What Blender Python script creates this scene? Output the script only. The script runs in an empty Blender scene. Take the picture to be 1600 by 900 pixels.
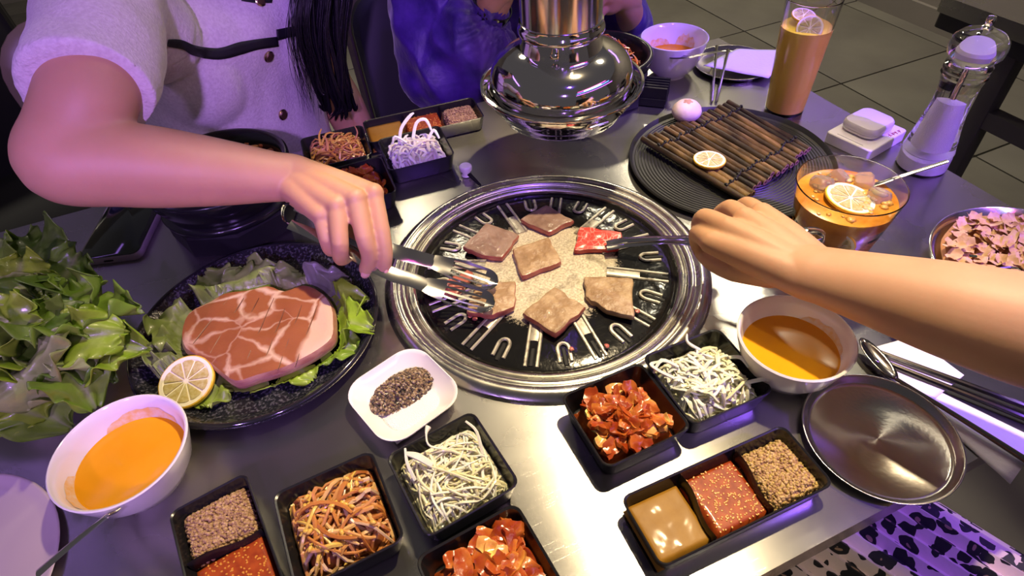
import bpy, math, random
from mathutils import Vector as V, Matrix, noise as mnoise
from mathutils.bvhtree import BVHTree
PI = math.pi
sc = bpy.context.scene
COL = sc.collection
TZ = 0.75                      # height of the table top above the floor

# ------------------------------------------------------------------ camera
FPX, PITCH, ROLL, YAW = 954.9, 0.78669, -0.086692, -math.radians(20.2)
cp, sp = math.cos(PITCH), math.sin(PITCH)
RZ = Matrix.Rotation(YAW, 3, 'Z')
_F = V((0, cp, -sp)); _R0 = V((1, 0, 0)); _U0 = _R0.cross(_F)
CF = RZ @ _F
CR = RZ @ (_R0 * math.cos(ROLL) + _U0 * math.sin(ROLL))
CU = RZ @ (-_R0 * math.sin(ROLL) + _U0 * math.cos(ROLL))
CC = V((-0.21981, -0.47798, 0.50046 + TZ))
cam = bpy.data.cameras.new('camera')
cam.sensor_width = 36.0
cam.lens = 36.0 * FPX / 1600
cam.clip_start = 0.02
camo = bpy.data.objects.new('camera', cam)
COL.objects.link(camo)
camo.matrix_world = Matrix(((CR.x, CU.x, -CF.x, CC.x), (CR.y, CU.y, -CF.y, CC.y), (CR.z, CU.z, -CF.z, CC.z), (0, 0, 0, 1)))
cam.dof.use_dof = False
sc.camera = camo

# ------------------------------------------------------------------ world, lamps, exposure
sc.view_settings.view_transform = 'Standard'
sc.view_settings.look = 'None'
sc.view_settings.gamma = 1
sc.view_settings.exposure = 0.0
w = bpy.data.worlds.new('world'); sc.world = w; w.use_nodes = True
w.node_tree.nodes['Background'].inputs[0].default_value = (0.32, 0.29, 0.31, 1)
w.node_tree.nodes['Background'].inputs[1].default_value = 0.22

def lamp(name, kind, loc, target, energy, color, **kw):
    l = bpy.data.lights.new(name, kind); l.energy = energy; l.color = color
    for k, v in kw.items(): setattr(l, k, v)
    o = bpy.data.objects.new(name, l); COL.objects.link(o)
    o.location = loc
    d = V(target) - V(loc)
    o.rotation_euler = d.to_track_quat('-Z', 'Y').to_euler()
    return o
WARM = (1.0, 0.79, 0.47)
lamp('ceiling_spot', 'SPOT', (0.46, 0.125, TZ + 1.65), (0.02, -0.08, TZ), 190, WARM, spot_size=math.radians(39), spot_blend=0.8, shadow_soft_size=0.03)
lamp('ceiling_lamp', 'AREA', (0.28, 2.45, TZ + 1.75), (0.1, 0.6, TZ), 7, (1, 0.86, 0.6), shape='DISK', size=0.22)
lamp('ceiling_lamp', 'AREA', (1.55, 0.95, TZ + 1.75), (1.7, 1.0, 0), 14, (1, 0.88, 0.62), shape='DISK', size=0.2)
lamp('ceiling_lamp', 'AREA', (2.0, 2.7, TZ + 1.75), (1.8, 2.0, 0), 16, (1, 0.88, 0.62), shape='DISK', size=0.2)
lamp('ceiling_lamp', 'AREA', (-1.25, 1.95, TZ + 1.75), (-1.25, 1.95, 0), 22, (1, 0.9, 0.7), shape='DISK', size=0.3, spread=math.radians(60))
lamp('ceiling_spot', 'SPOT', (0.5, -1.0, TZ + 1.7), (0.3, -0.5, TZ - .15), 40, (1, .86, .66), spot_size=math.radians(30), spot_blend=1.0, shadow_soft_size=0.04)
# coloured effect spots of the restaurant and the neon sign on its front wall
def par(loc, tgt, e, c, deg, r=.03): lamp('effect_spot', 'SPOT', loc, tgt, e, c, spot_size=math.radians(deg), spot_blend=1.0, shadow_soft_size=r)
VIO = (.5, .24, 1.0)
par((-.45, -1.2, TZ + .95), (-.3, .46, TZ + .13), 100, VIO, 36)
par((-1.1, -1.0, TZ + .8), (-.55, -.1, TZ), 40, (.55, .3, 1), 38)
par((.0, -.7, TZ + 1.6), (.2, .62, TZ + .05), 48, (.24, .08, 1.0), 34)
par((1.0, -.9, TZ + 1.2), (.56, .06, TZ + .08), 260, (.26, .1, 1.0), 26)
par((.9, -1.1, TZ + 1.1), (.32, -.36, TZ), 110, (.24, .08, 1.0), 24)
lamp('led_strip', 'AREA', (2.5, 1.1, TZ + 1.3), (.5, 0, TZ), 2.5, (.36, .16, 1), shape='RECTANGLE', size=1.6, size_y=.08)
lamp('led_strip', 'AREA', (-1.45, 1.1, TZ + 1.5), (-.45, -.1, TZ), 1.3, (.45, .22, 1), shape='RECTANGLE', size=1.2, size_y=.08)
for z, h, ln, c, e in ((1.62, .07, 2.0, (1, .08, .6), 2.0), (1.5, .12, 1.1, (1, .85, .6), 3.0), (1.36, .08, 2.2, (.1, .25, 1), 2.6), (1.1, .05, 2.4, (.6, .15, 1), 1.6)):
    lamp('neon_sign', 'AREA', (1.0, -1.35, TZ + z), (.12, .1, TZ + .15), e, c, shape='RECTANGLE', size=ln, size_y=h)

# ------------------------------------------------------------------ helpers
def P(px, py, z=0.0):
    """point of the place seen at that spot of the photograph, z metres above the table top"""
    d = CF * FPX + CR * (px - 800) + CU * (450 - py)
    t = (z + TZ - CC.z) / d.z
    return CC + d * t
def PY(px, py, y):
    d = CF * FPX + CR * (px - 800) + CU * (450 - py)
    return CC + d * ((y - CC.y) / d.y)
def rnd(a, b): return random.uniform(a, b)

class MB:
    def __init__(s): s.v = []; s.f = []; s.mi = []; s.cur = 0; s.col = []; s.c = (1, 1, 1)
    def add(s, vs, fs):
        b = len(s.v); s.v.extend(V(q) for q in vs)
        s.col.extend([s.c] * (len(s.v) - b))
        for q in fs: s.f.append(tuple(b + i for i in q)); s.mi.append(s.cur)
    def lathe(s, prof, n=32, c=(0, 0, 0), ax=None, sup=0.0):
        """prof: (r, z) list; r = 0 closes to a point"""
        if sup:       # support loops next to every corner keep long walls of glass optically flat
            q = [prof[0]]
            for a, b in zip(prof, prof[1:]):
                L = math.hypot(b[0] - a[0], b[1] - a[1])
                if L > 3 * sup:
                    for t in (sup / L, 1 - sup / L): q.append((a[0] + (b[0] - a[0]) * t, a[1] + (b[1] - a[1]) * t))
                q.append(b)
            prof = q
        vs, fs, rows = [], [], []
        for r, z in prof:
            if r <= 1e-7: rows.append([len(vs)]); vs.append(V((0, 0, z)))
            else:
                rows.append(list(range(len(vs), len(vs) + n)))
                vs += [V((r * math.cos(2 * PI * i / n), r * math.sin(2 * PI * i / n), z)) for i in range(n)]
        for a, b in zip(rows, rows[1:]):
            for i in range(n):
                j = (i + 1) % n
                if len(a) == 1 and len(b) == 1: continue
                if len(a) == 1: fs.append((a[0], b[j], b[i]))
                elif len(b) == 1: fs.append((a[i], a[j], b[0]))
                else: fs.append((a[i], a[j], b[j], b[i]))
        M = ax.to_track_quat('Z', 'Y').to_matrix() if ax is not None else Matrix.Identity(3)
        s.add([M @ q + V(c) for q in vs], fs)
    def loft(s, rings, caps=True):
        n = len(rings[0]); vs = [V(q) for r in rings for q in r]; fs = []
        for k in range(len(rings) - 1):
            for i in range(n):
                j = (i + 1) % n
                fs.append((k * n + i, k * n + j, (k + 1) * n + j, (k + 1) * n + i))
        if caps:
            fs.append(tuple(reversed(range(n)))); fs.append(tuple(range((len(rings) - 1) * n, len(rings) * n)))
        s.add(vs, fs)
    def tube(s, pts, r, n=8, up=None, caps=True):
        pts = [V(p) for p in pts]; m = len(pts)
        if not isinstance(r, (list, tuple)): r = [r] * m
        t0 = (pts[1] - pts[0]).normalized()
        u = V(up) if up is not None else (V((0, 0, 1)) if abs(t0.z) < .9 else V((1, 0, 0)))
        rings = []
        for i in range(m):
            t = (pts[min(i + 1, m - 1)] - pts[max(i - 1, 0)]).normalized()
            if up is not None: u = V(up)
            u = (u - t * u.dot(t)).normalized(); b = t.cross(u)
            ra = r[i] if isinstance(r[i], (list, tuple)) else (r[i], r[i])
            rings.append([pts[i] + b * (ra[0] * math.cos(2 * PI * k / n)) + u * (ra[1] * math.sin(2 * PI * k / n)) for k in range(n)])
        s.loft(rings, caps)
    def limb(s, pts, r, n=12, sub=8, up=None):
        n = 40
        """smooth tapering tube with round ends, for bodies"""
        pp, rr = spline(pts, r, sub)
        s.tube(pp, rr, n, up)
        for k in (0, -1):
            q = rr[k]; q = q if isinstance(q, (list, tuple)) else (q, q)
            s.ball(pp[k], min(q) * .98, 10, 6)
    def ball(s, c, r, n=12, m=8, rot=None):
        r = r if isinstance(r, (list, tuple)) else (r, r, r)
        vs, fs = [V((0, 0, -r[2]))], []
        for k in range(1, m):
            a = -PI / 2 + PI * k / m
            vs += [V((r[0] * math.cos(a) * math.cos(2 * PI * i / n), r[1] * math.cos(a) * math.sin(2 * PI * i / n), r[2] * math.sin(a))) for i in range(n)]
        vs.append(V((0, 0, r[2])))
        for i in range(n):
            j = (i + 1) % n
            fs.append((0, 1 + j, 1 + i)); fs.append((1 + (m - 2) * n + i, 1 + (m - 2) * n + j, len(vs) - 1))
            for k in range(m - 2): fs.append((1 + k * n + i, 1 + k * n + j, 1 + (k + 1) * n + j, 1 + (k + 1) * n + i))
        s.add([(rot @ q if rot else q) + V(c) for q in vs], fs)
    def box(s, c, d, rot=0.0):
        R = Matrix.Rotation(rot, 3, 'Z'); h = V(d) / 2
        vs = [R @ V((h.x * a, h.y * b, h.z * e)) + V(c) for e in (-1, 1) for a, b in ((-1, -1), (1, -1), (1, 1), (-1, 1))]
        s.add(vs, [(3, 2, 1, 0), (4, 5, 6, 7), (0, 1, 5, 4), (1, 2, 6, 5), (2, 3, 7, 6), (3, 0, 4, 7)])
    def rr(s, levels, n=4, caps=True, c=(0, 0)):
        """levels: (width, depth, z, corner radius): loft of rounded rectangles"""
        s.loft([[p + V((c[0], c[1], 0)) for p in rrect(w, d, r, z, n)] for w, d, z, r in levels], caps)
    def grid(s, fn, nu, nv):
        vs = [fn(i / (nu - 1), j / (nv - 1)) for j in range(nv) for i in range(nu)]
        s.add(vs, [(j * nu + i, j * nu + i + 1, (j + 1) * nu + i + 1, (j + 1) * nu + i) for j in range(nv - 1) for i in range(nu - 1)])
    def slab(s, outline, z0, th, rings=5, bulge=.0, wob=.0, seed=0, slope=.9, freq=60, top_mi=0, side_mi=0):
        """thick piece from a closed outline (list of xy); domed, uneven top"""
        n = len(outline); c = sum((V((p[0], p[1], 0)) for p in outline), V()) / n
        def ring(k, z, nz=0):
            out = []
            for p in outline:
                q = c + (V((p[0], p[1], 0)) - c) * k
                dz = nz * mnoise.noise(V((q.x * freq + seed, q.y * freq, seed * 3.1)))
                out.append(V((q.x, q.y, z + dz)))
            return out
        def zz(k): return z0 + th + bulge * (1 - k * k)
        s.cur = side_mi
        s.loft([ring(slope, z0), ring(1.0, z0 + th * .3), ring(1.01, z0 + th * .65), ring(.975, z0 + th * .95, wob * .5)], caps=False)
        s.cur = top_mi
        s.loft([ring(.975, z0 + th * .95, wob * .5)] + [ring(k, zz(k), wob) for k in [.93 - .9 * i / rings for i in range(rings + 1)]], caps=False)
        last = len(s.v) - n
        s.v.append(c.copy()); s.v[-1].z = zz(0) + wob * mnoise.noise(V((c.x * freq + seed, c.y * freq, seed * 3.1))); s.col.append(s.c)
        for i in range(n): s.f.append((last + i, last + (i + 1) % n, len(s.v) - 1)); s.mi.append(top_mi)
        s.cur = 0
    def mesh(s, name, origin=None, angle=40):
        me = bpy.data.meshes.new(name)
        o = V(origin) if origin is not None else V()
        me.from_pydata([q - o for q in s.v], [], s.f)
        me.polygons.foreach_set('material_index', s.mi)
        if any(c != (1, 1, 1) for c in s.col):
            a = me.color_attributes.new('tone', 'FLOAT_COLOR', 'POINT')
            a.data.foreach_set('color', [x for c in s.col for x in (c[0], c[1], c[2], 1)])
        me.shade_smooth()
        if angle: me.set_sharp_from_angle(angle=math.radians(angle))
        return me

def rrect(w, d, r, z, n=4):
    out = []
    r = min(r, w / 2 - 1e-5, d / 2 - 1e-5)
    for cx, cy, a0 in ((w / 2 - r, d / 2 - r, 0), (-w / 2 + r, d / 2 - r, 90), (-w / 2 + r, -d / 2 + r, 180), (w / 2 - r, -d / 2 + r, 270)):
        for k in range(n + 1):
            a = math.radians(a0 + 90 * k / n)
            out.append(V((cx + r * math.cos(a), cy + r * math.sin(a), z)))
    return out
def cr(a, b, c, d, t):
    return .5 * ((2 * b) + (c - a) * t + (2 * a - 5 * b + 4 * c - d) * t * t + (3 * b - a - 3 * c + d) * t ** 3)
def spline(pts, r=None, sub=6, closed=False):
    pts = [V(p) for p in pts]; m = len(pts)
    if r is not None and not isinstance(r, (list, tuple)): r = [r] * m
    if r is not None and not any(isinstance(q, (list, tuple)) for q in r): r2 = [V((q, q, 0)) for q in r]; single = True
    elif r is not None: r2 = [V((q[0], q[1], 0)) if isinstance(q, (list, tuple)) else V((q, q, 0)) for q in r]; single = False
    op, orr = [], []
    for i in range(m if closed else m - 1):
        g = (lambda k: k % m) if closed else (lambda k: min(max(k, 0), m - 1))
        for k in range(sub):
            t = k / sub
            op.append(cr(pts[g(i - 1)], pts[g(i)], pts[g(i + 1)], pts[g(i + 2)], t))
            if r is not None: orr.append(cr(r2[g(i - 1)], r2[g(i)], r2[g(i + 1)], r2[g(i + 2)], t))
    if not closed:
        op.append(pts[-1])
        if r is not None: orr.append(r2[-1])
    if r is None: return op
    return op, [(q.x if single else (q.x, q.y)) for q in orr]

def link(name, me, mats, parent=None):
    o = bpy.data.objects.new(name, me); COL.objects.link(o)
    for m in (mats if isinstance(mats, (list, tuple)) else [mats]): me.materials.append(m)
    if parent is not None: o.parent = parent
    return o
def part(name, mb, mats, parent, angle=40):
    """part whose mesh is written in the thing's own frame"""
    return link(name, mb.mesh(name, None, angle), mats, parent)
def wpart(name, mb, mats, parent, angle=40):
    """part whose mesh is written in world coordinates (parent is unrotated)"""
    return link(name, mb.mesh(name, parent.location if parent.parent is None else parent.parent.location + parent.location, angle), mats, parent)
def tag(o, label, cat, group=None):
    o['label'] = label; o['category'] = cat
    if group: o['group'] = group
    return o
def thing(name, label, cat, loc=(0, 0, 0), rot=0.0, group=None):
    o = bpy.data.objects.new(name, None); COL.objects.link(o)
    o.empty_display_size = .02
    o.location = loc; o.rotation_euler = (0, 0, rot)
    return tag(o, label, cat, group)
def single(name, mb, mats, label, cat, loc=(0, 0, 0), rot=0.0, group=None, world=False, angle=40):
    o = link(name, mb.mesh(name, loc if world else None, angle), mats)
    o.location = loc; o.rotation_euler = (0, 0, rot)
    return tag(o, label, cat, group)
def struct(name, mb, mats, parent=None, angle=30):
    o = link(name, mb.mesh(name, None, angle), mats, parent)
    if parent is None: o['kind'] = 'structure'
    return o
def T(x, y, z=0.0): return V((x, y, z + TZ))

# ------------------------------------------------------------------ materials
def mat(name, base, rough=.5, metal=0.0, **k):
    """Principled material; options: c2 + nscale (mottling), bump (scale, strength, stretch), aniso, trans, ior, coat, sss, emit, sheen"""
    m = bpy.data.materials.new(name); m.use_nodes = True
    nt = m.node_tree; N = nt.nodes; L = nt.links; b = N['Principled BSDF']
    b.inputs['Base Color'].default_value = (*base, 1)
    b.inputs['Roughness'].default_value = rough
    b.inputs['Metallic'].default_value = metal
    if 'spec' in k: b.inputs['Specular IOR Level'].default_value = k['spec']
    if 'trans' in k: b.inputs['Transmission Weight'].default_value = k['trans']
    if 'ior' in k: b.inputs['IOR'].default_value = k['ior']
    if 'coat' in k: b.inputs['Coat Weight'].default_value = k['coat']; b.inputs['Coat Roughness'].default_value = k.get('coatr', .08)
    if 'sss' in k:
        b.inputs['Subsurface Weight'].default_value = k['sss']; b.inputs['Subsurface Radius'].default_value = k.get('sssr', (.01, .004, .002)); b.inputs['Subsurface Scale'].default_value = 1
    if 'sheen' in k: b.inputs['Sheen Weight'].default_value = k['sheen']; b.inputs['Sheen Roughness'].default_value = .4
    if 'aniso' in k:
        b.inputs['Anisotropic'].default_value = k['aniso']
        t = N.new('ShaderNodeTangent'); t.direction_type = 'RADIAL'; t.axis = 'Z'
        L.new(t.outputs[0], b.inputs['Tangent'])
    tc = N.new('ShaderNodeTexCoord')
    def noise(scale, detail=4, stretch=None, dist=0):
        n = N.new('ShaderNodeTexNoise'); n.inputs['Scale'].default_value = scale; n.inputs['Detail'].default_value = detail; n.inputs['Distortion'].default_value = dist
        src = tc.outputs['Object']
        if stretch:
            mp = N.new('ShaderNodeMapping'); mp.inputs['Scale'].default_value = stretch; L.new(src, mp.inputs[0]); src = mp.outputs[0]
        L.new(src, n.inputs['Vector']); return n
    col = None
    if 'c2' in k:
        n = noise(k.get('nscale', 20), k.get('ndetail', 4), k.get('nstretch'), k.get('ndist', 0))
        rp = N.new('ShaderNodeValToRGB'); lo, hi = k.get('nr', (.35, .65))
        rp.color_ramp.elements[0].position = lo; rp.color_ramp.elements[1].position = hi
        rp.color_ramp.elements[0].color = (*base, 1); rp.color_ramp.elements[1].color = (*k['c2'], 1)
        if 'c3' in k:
            e = rp.color_ramp.elements.new((lo + hi) / 2); e.color = (*k['c3'], 1)
        L.new(n.outputs[0], rp.inputs[0]); col = rp.outputs[0]
    if k.get('tone'):
        a = N.new('ShaderNodeVertexColor'); a.layer_name = 'tone'
        mx = N.new('ShaderNodeMix'); mx.data_type = 'RGBA'; mx.blend_type = 'MULTIPLY'; mx.inputs[0].default_value = 1
        if col: L.new(col, mx.inputs[6])
        else: mx.inputs[6].default_value = (*base, 1)
        L.new(a.outputs[0], mx.inputs[7]); col = mx.outputs[2]
    if col: L.new(col, b.inputs['Base Color'])
    if 'rvar' in k:
        sc_, lo, hi = k['rvar'][:3]
        n = noise(sc_, 5, k['rvar'][3] if len(k['rvar']) > 3 else None)
        mr = N.new('ShaderNodeMapRange'); mr.inputs[1].default_value = .3; mr.inputs[2].default_value = .7; mr.inputs[3].default_value = lo; mr.inputs[4].default_value = hi
        L.new(n.outputs[0], mr.inputs[0]); L.new(mr.outputs[0], b.inputs['Roughness'])
    if 'bump' in k:
        s_, st = k['bump'][:2]
        n = noise(s_, k.get('bdetail', 4), k['bump'][2] if len(k['bump']) > 2 else None)
        bp = N.new('ShaderNodeBump'); bp.inputs['Strength'].default_value = st; bp.inputs['Distance'].default_value = k.get('bdist', .002)
        L.new(n.outputs[0], bp.inputs['Height']); L.new(bp.outputs[0], b.inputs['Normal'])
    return m

STEEL = mat('polished_steel', (.72, .7, .67), .16, 1, bump=(40, .03))
CHROME = mat('chrome', (.8, .78, .76), .07, 1, bump=(14, .04), bdist=.001)
RINGST = mat('ring_steel', (.66, .64, .58), .22, 1, rvar=(40, .2, .3), aniso=.5)
SPUN = mat('spun_steel', (.46, .44, .42), .24, 1, aniso=.85, bump=(300, .05))
BLACKTRAY = mat('black_melamine', (.012, .012, .014), .24, bump=(60, .04))
BLACKPOT = mat('black_stoneware', (.008, .008, .009), .2, bump=(30, .08))
BLACKMATT = mat('black_matt', (.01, .01, .011), .5, spec=.2)
DKST = mat('dark_steel', (.2, .19, .2), .2, 1)
PORC = mat('white_porcelain', (.83, .8, .78), .12, coat=.3)
SALT = mat('salt', (.86, .83, .8), .8, bump=(900, .6))
GLASS = mat('clear_glass', (1, 1, 1), .02, trans=1, ior=1.45)
ACRYL = mat('clear_acrylic', (1, 1, 1), .04, trans=1, ior=1.38)
PAPER = mat('paper_napkin', (.82, .8, .8), .85, bump=(160, .25))
YELLOWRIND = mat('lemon_rind', (.82, .52, .03), .4, bump=(300, .3))
PITH = mat('lemon_pith', (.84, .8, .6), .6)
PULP = mat('lemon_pulp', (.62, .5, .16), .18, c2=(.78, .7, .36), nscale=260, trans=.25, coat=.6)
def table_steel():
    m = mat('brushed_table_steel', (.41, .4, .38), .3, 1)
    nt = m.node_tree; N = nt.nodes; L = nt.links; b = N['Principled BSDF']; tc = N.new('ShaderNodeTexCoord')
    def nz(scale, st, detail=3, rot=0):
        mp = N.new('ShaderNodeMapping'); mp.inputs['Scale'].default_value = st; mp.inputs['Rotation'].default_value = (0, 0, rot)
        n = N.new('ShaderNodeTexNoise'); n.inputs['Scale'].default_value = scale; n.inputs['Detail'].default_value = detail
        L.new(tc.outputs['Object'], mp.inputs[0]); L.new(mp.outputs[0], n.inputs['Vector']); return n
    b.inputs['Anisotropic'].default_value = .72
    tg = N.new('ShaderNodeCombineXYZ'); tg.inputs[1].default_value = 1; L.new(tg.outputs[0], b.inputs['Tangent'])
    big = nz(5, (1, 1, 1), 5)
    mr = N.new('ShaderNodeMapRange'); mr.inputs[1].default_value = .3; mr.inputs[2].default_value = .7; mr.inputs[3].default_value = .22; mr.inputs[4].default_value = .32
    L.new(big.outputs[0], mr.inputs[0]); L.new(mr.outputs[0], b.inputs['Roughness'])
    brush = nz(60, (1, 26, 1), 3)
    acc = None
    for i, r in enumerate((.3, 1.2, 2.2, -.5, .8)):
        s_ = nz(9 + 2 * i, (1, 26, 1), 1, r)
        t = N.new('ShaderNodeMath'); t.operation = 'GREATER_THAN'; t.inputs[1].default_value = .735; L.new(s_.outputs[0], t.inputs[0])
        if acc is None: acc = t
        else:
            a = N.new('ShaderNodeMath'); a.operation = 'MAXIMUM'; L.new(acc.outputs[0], a.inputs[0]); L.new(t.outputs[0], a.inputs[1]); acc = a
    h = N.new('ShaderNodeMath'); h.operation = 'MULTIPLY_ADD'; h.inputs[1].default_value = .8
    L.new(acc.outputs[0], h.inputs[0]); L.new(brush.outputs[0], h.inputs[2])
    bp = N.new('ShaderNodeBump'); bp.inputs['Strength'].default_value = .08; bp.inputs['Distance'].default_value = .0006
    L.new(h.outputs[0], bp.inputs['Height']); L.new(bp.outputs[0], b.inputs['Normal'])
    return m
TABLEST = table_steel()
FLOORT = mat('floor_tile', (.2, .19, .165), .38, c2=(.25, .24, .2), nscale=3, rvar=(8, .3, .5))
GROUT = mat('grout', (.12, .12, .11), .8)
WALLM = mat('wall_paint', (.3, .28, .25), .7, c2=(.36, .33, .29), nscale=2)
DARKMET = mat('dark_painted_metal', (.018, .018, .02), .4)
NAVY = mat('navy_upholstery', (.012, .014, .05), .5, bump=(80, .1))
CHARC = mat('charcoal_upholstery', (.03, .03, .034), .55, bump=(80, .1))
BEIGEFR = mat('beige_frame', (.2, .16, .1), .4)
# ------------------------------------------------------------------ setting
random.seed(3)
mb = MB(); mb.box((.3, 1.2, -.03), (6.4, 7.6, .04)); fl = struct('floor', mb, GROUT)
mb = MB(); mb.rr([(.592, .592, -.01, .002), (.592, .592, -.001, .002), (.588, .588, 0, .002)], 1)
tile_me = mb.mesh('tile'); tile_me.materials.append(FLOORT)
for i in range(-7, 2):
    for j in range(-3, 6):
        o = bpy.data.objects.new('tile', tile_me); COL.objects.link(o)
        o.location = (1.87 + .6 * i + .3, 1.15 + .6 * j + .3, 0); o.parent = fl
mb = MB(); mb.box((2.62, 1.4, 1.25), (.1, 6.5, 2.5)); struct('wall_right', mb, WALLM)
mb = MB(); mb.box((2.56, 1.4, .045), (.02, 6.5, .09)); struct('baseboard_right', mb, WALLM)
mb = MB(); mb.box((-.2, 4.45, 1.25), (5.6, .1, 2.5)); struct('wall_back', mb, WALLM)

# ------------------------------------------------------------------ dining table
tb = thing('dining_table', 'brushed stainless steel barbecue table carrying all the dishes', 'table', (0, 0, 0))
X0, X1, Y0, Y1, HR = -.86, .559, -.383, .414, .168
mb = MB()
n = 64
def sq(i):   # point on the table outline in the direction i
    a = 2 * PI * i / n; dx, dy = math.cos(a), math.sin(a)
    t = min((X1 if dx > 0 else X0) / dx if abs(dx) > 1e-9 else 1e9, (Y1 if dy > 0 else Y0) / dy if abs(dy) > 1e-9 else 1e9)
    return V((dx * t, dy * t, TZ))
rim_pts = [sq(i) for i in range(n)]
for c in ((X0, Y0), (X0, Y1), (X1, Y0), (X1, Y1)):
    k = min(range(n), key=lambda i: (rim_pts[i].xy - V(c)).length); rim_pts[k] = V((c[0], c[1], TZ))
hole = [V((HR * math.cos(2 * PI * i / n), HR * math.sin(2 * PI * i / n), TZ)) for i in range(n)]
dn = V((0, 0, -.03))
mb.loft([[q + dn for q in hole], hole, rim_pts, [q + dn for q in rim_pts]], caps=False)
part('tabletop', mb, TABLEST, tb)
mb = MB(); mb.rr([(.9, .6, TZ - .031, .02), (.9, .6, TZ - .07, .02)], 2, c=(-.15, 0)); mb2 = MB()
part('apron', mb, DARKMET, tb)
m = MB(); m.rr([(.3, .28, .02, .02), (.3, .28, TZ - .075, .02)], 3, c=(.03, -.06)); part('pedestal', m, DARKMET, tb)
m = MB(); m.rr([(.62, .4, 0, .03), (.62, .4, .02, .03)], 3, c=(.03, -.06)); part('foot_plate', m, DARKMET, tb)
m = MB(); m.lathe([(.15, TZ - .06), (.168, TZ - .05), (.168, TZ - .03)], 48); part('grill_well', m, DARKMET, tb)

# ------------------------------------------------------------------ grill
GREASE = mat('greasy_black_iron', (.006, .006, .006), .13, c2=(.012, .011, .01), nscale=40, bump=(70, .5), bdist=.0016, rvar=(50, .05, .32))
def worn_plate():
    m = mat('grill_iron_worn_centre', (.008, .008, .008), .13, bump=(75, .5), bdist=.0014)
    nt = m.node_tree; N = nt.nodes; L = nt.links; b = N['Principled BSDF']; tc = N.new('ShaderNodeTexCoord')
    ln = N.new('ShaderNodeVectorMath'); ln.operation = 'LENGTH'; L.new(tc.outputs['Object'], ln.inputs[0])
    n1 = N.new('ShaderNodeTexNoise'); n1.inputs['Scale'].default_value = 28; n1.inputs['Detail'].default_value = 6; L.new(tc.outputs['Object'], n1.inputs['Vector'])
    n2 = N.new('ShaderNodeTexNoise'); n2.inputs['Scale'].default_value = 420; n2.inputs['Detail'].default_value = 3; L.new(tc.outputs['Object'], n2.inputs['Vector'])
    a = N.new('ShaderNodeMath'); a.operation = 'MULTIPLY_ADD'; a.inputs[1].default_value = .035; L.new(n1.outputs[0], a.inputs[0]); L.new(ln.outputs['Value'], a.inputs[2])
    a2 = N.new('ShaderNodeMath'); a2.operation = 'MULTIPLY_ADD'; a2.inputs[1].default_value = .03; L.new(n2.outputs[0], a2.inputs[0]); L.new(a.outputs[0], a2.inputs[2])
    mr = N.new('ShaderNodeMapRange'); mr.inputs[1].default_value = .121; mr.inputs[2].default_value = .112; L.new(a2.outputs[0], mr.inputs[0])
    rp = N.new('ShaderNodeValToRGB'); rp.color_ramp.elements[0].position = .3; rp.color_ramp.elements[1].position = .7
    rp.color_ramp.elements[0].color = (.36, .31, .22, 1); rp.color_ramp.elements[1].color = (.74, .67, .5, 1); L.new(n2.outputs[0], rp.inputs[0])
    mx = N.new('ShaderNodeMix'); mx.data_type = 'RGBA'; mx.inputs[6].default_value = (.007, .007, .007, 1)
    n4 = N.new('ShaderNodeTexNoise'); n4.inputs['Scale'].default_value = 26; n4.inputs['Detail'].default_value = 7; n4.inputs['Distortion'].default_value = 1.2; L.new(tc.outputs['Object'], n4.inputs['Vector'])
    ch = N.new('ShaderNodeMapRange'); ch.inputs[1].default_value = .54; ch.inputs[2].default_value = .72; ch.inputs[4].default_value = .8; L.new(n4.outputs[0], ch.inputs[0])
    mc = N.new('ShaderNodeMix'); mc.data_type = 'RGBA'; L.new(ch.outputs[0], mc.inputs[0]); L.new(rp.outputs[0], mc.inputs[6]); mc.inputs[7].default_value = (.13, .1, .06, 1)
    L.new(mr.outputs[0], mx.inputs[0]); L.new(mc.outputs[2], mx.inputs[7]); L.new(mx.outputs[2], b.inputs['Base Color'])
    m1 = N.new('ShaderNodeMath'); m1.operation = 'MULTIPLY'; m1.inputs[1].default_value = .2; L.new(mr.outputs[0], m1.inputs[0]); L.new(m1.outputs[0], b.inputs['Metallic'])
    m2 = N.new('ShaderNodeMath'); m2.operation = 'MULTIPLY_ADD'; m2.inputs[1].default_value = .3; m2.inputs[2].default_value = .14; L.new(mr.outputs[0], m2.inputs[0]); L.new(m2.outputs[0], b.inputs['Roughness'])
    return m
WORN = mat('worn_rib_metal', (.5, .47, .39), .38, .6, c2=(.2, .18, .15), nscale=120, nr=(.5, .72))
gr = thing('barbecue_grill', 'round black iron barbecue grill in steel rings at the table centre', 'grill', T(0, 0))
m = MB(); m.lathe([(.162, -.012), (.163, .003), (.166, .0065), (.169, .0075), (.171, .006), (.173, .0058), (.175, .0085), (.179, .0095), (.184, .0075), (.188, .004), (.1905, .001), (.1905, 0)], 96); part('outer_ring', m, RINGST, gr, 60)
m = MB(); m.lathe([(.152, -.008), (.153, .001), (.155, .0045), (.158, .0048), (.1595, .002), (.161, .002), (.1622, .0035), (.163, .002), (.163, -.008)], 96); part('inner_ring', m, RINGST, gr, 60)
m = MB(); m.lathe([(0, .0035), (.03, .0034), (.07, .0025), (.1, .0006), (.13, -.0012), (.148, -.003), (.154, -.006), (.154, -.012)], 96)
part('grill_plate', m, worn_plate(), gr, 60)
m = MB(); m.lathe([(.146, .0), (.1475, .0014), (.149, .0)], 96); m.v = [V((q.x, q.y, q.z - .0028)) for q in m.v]; part('plate_lip', m, GREASE, gr, 60)
def pol(r, a, off, z):
    return V((r * math.cos(a) - off * math.sin(a), r * math.sin(a) + off * math.cos(a), z))
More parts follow.
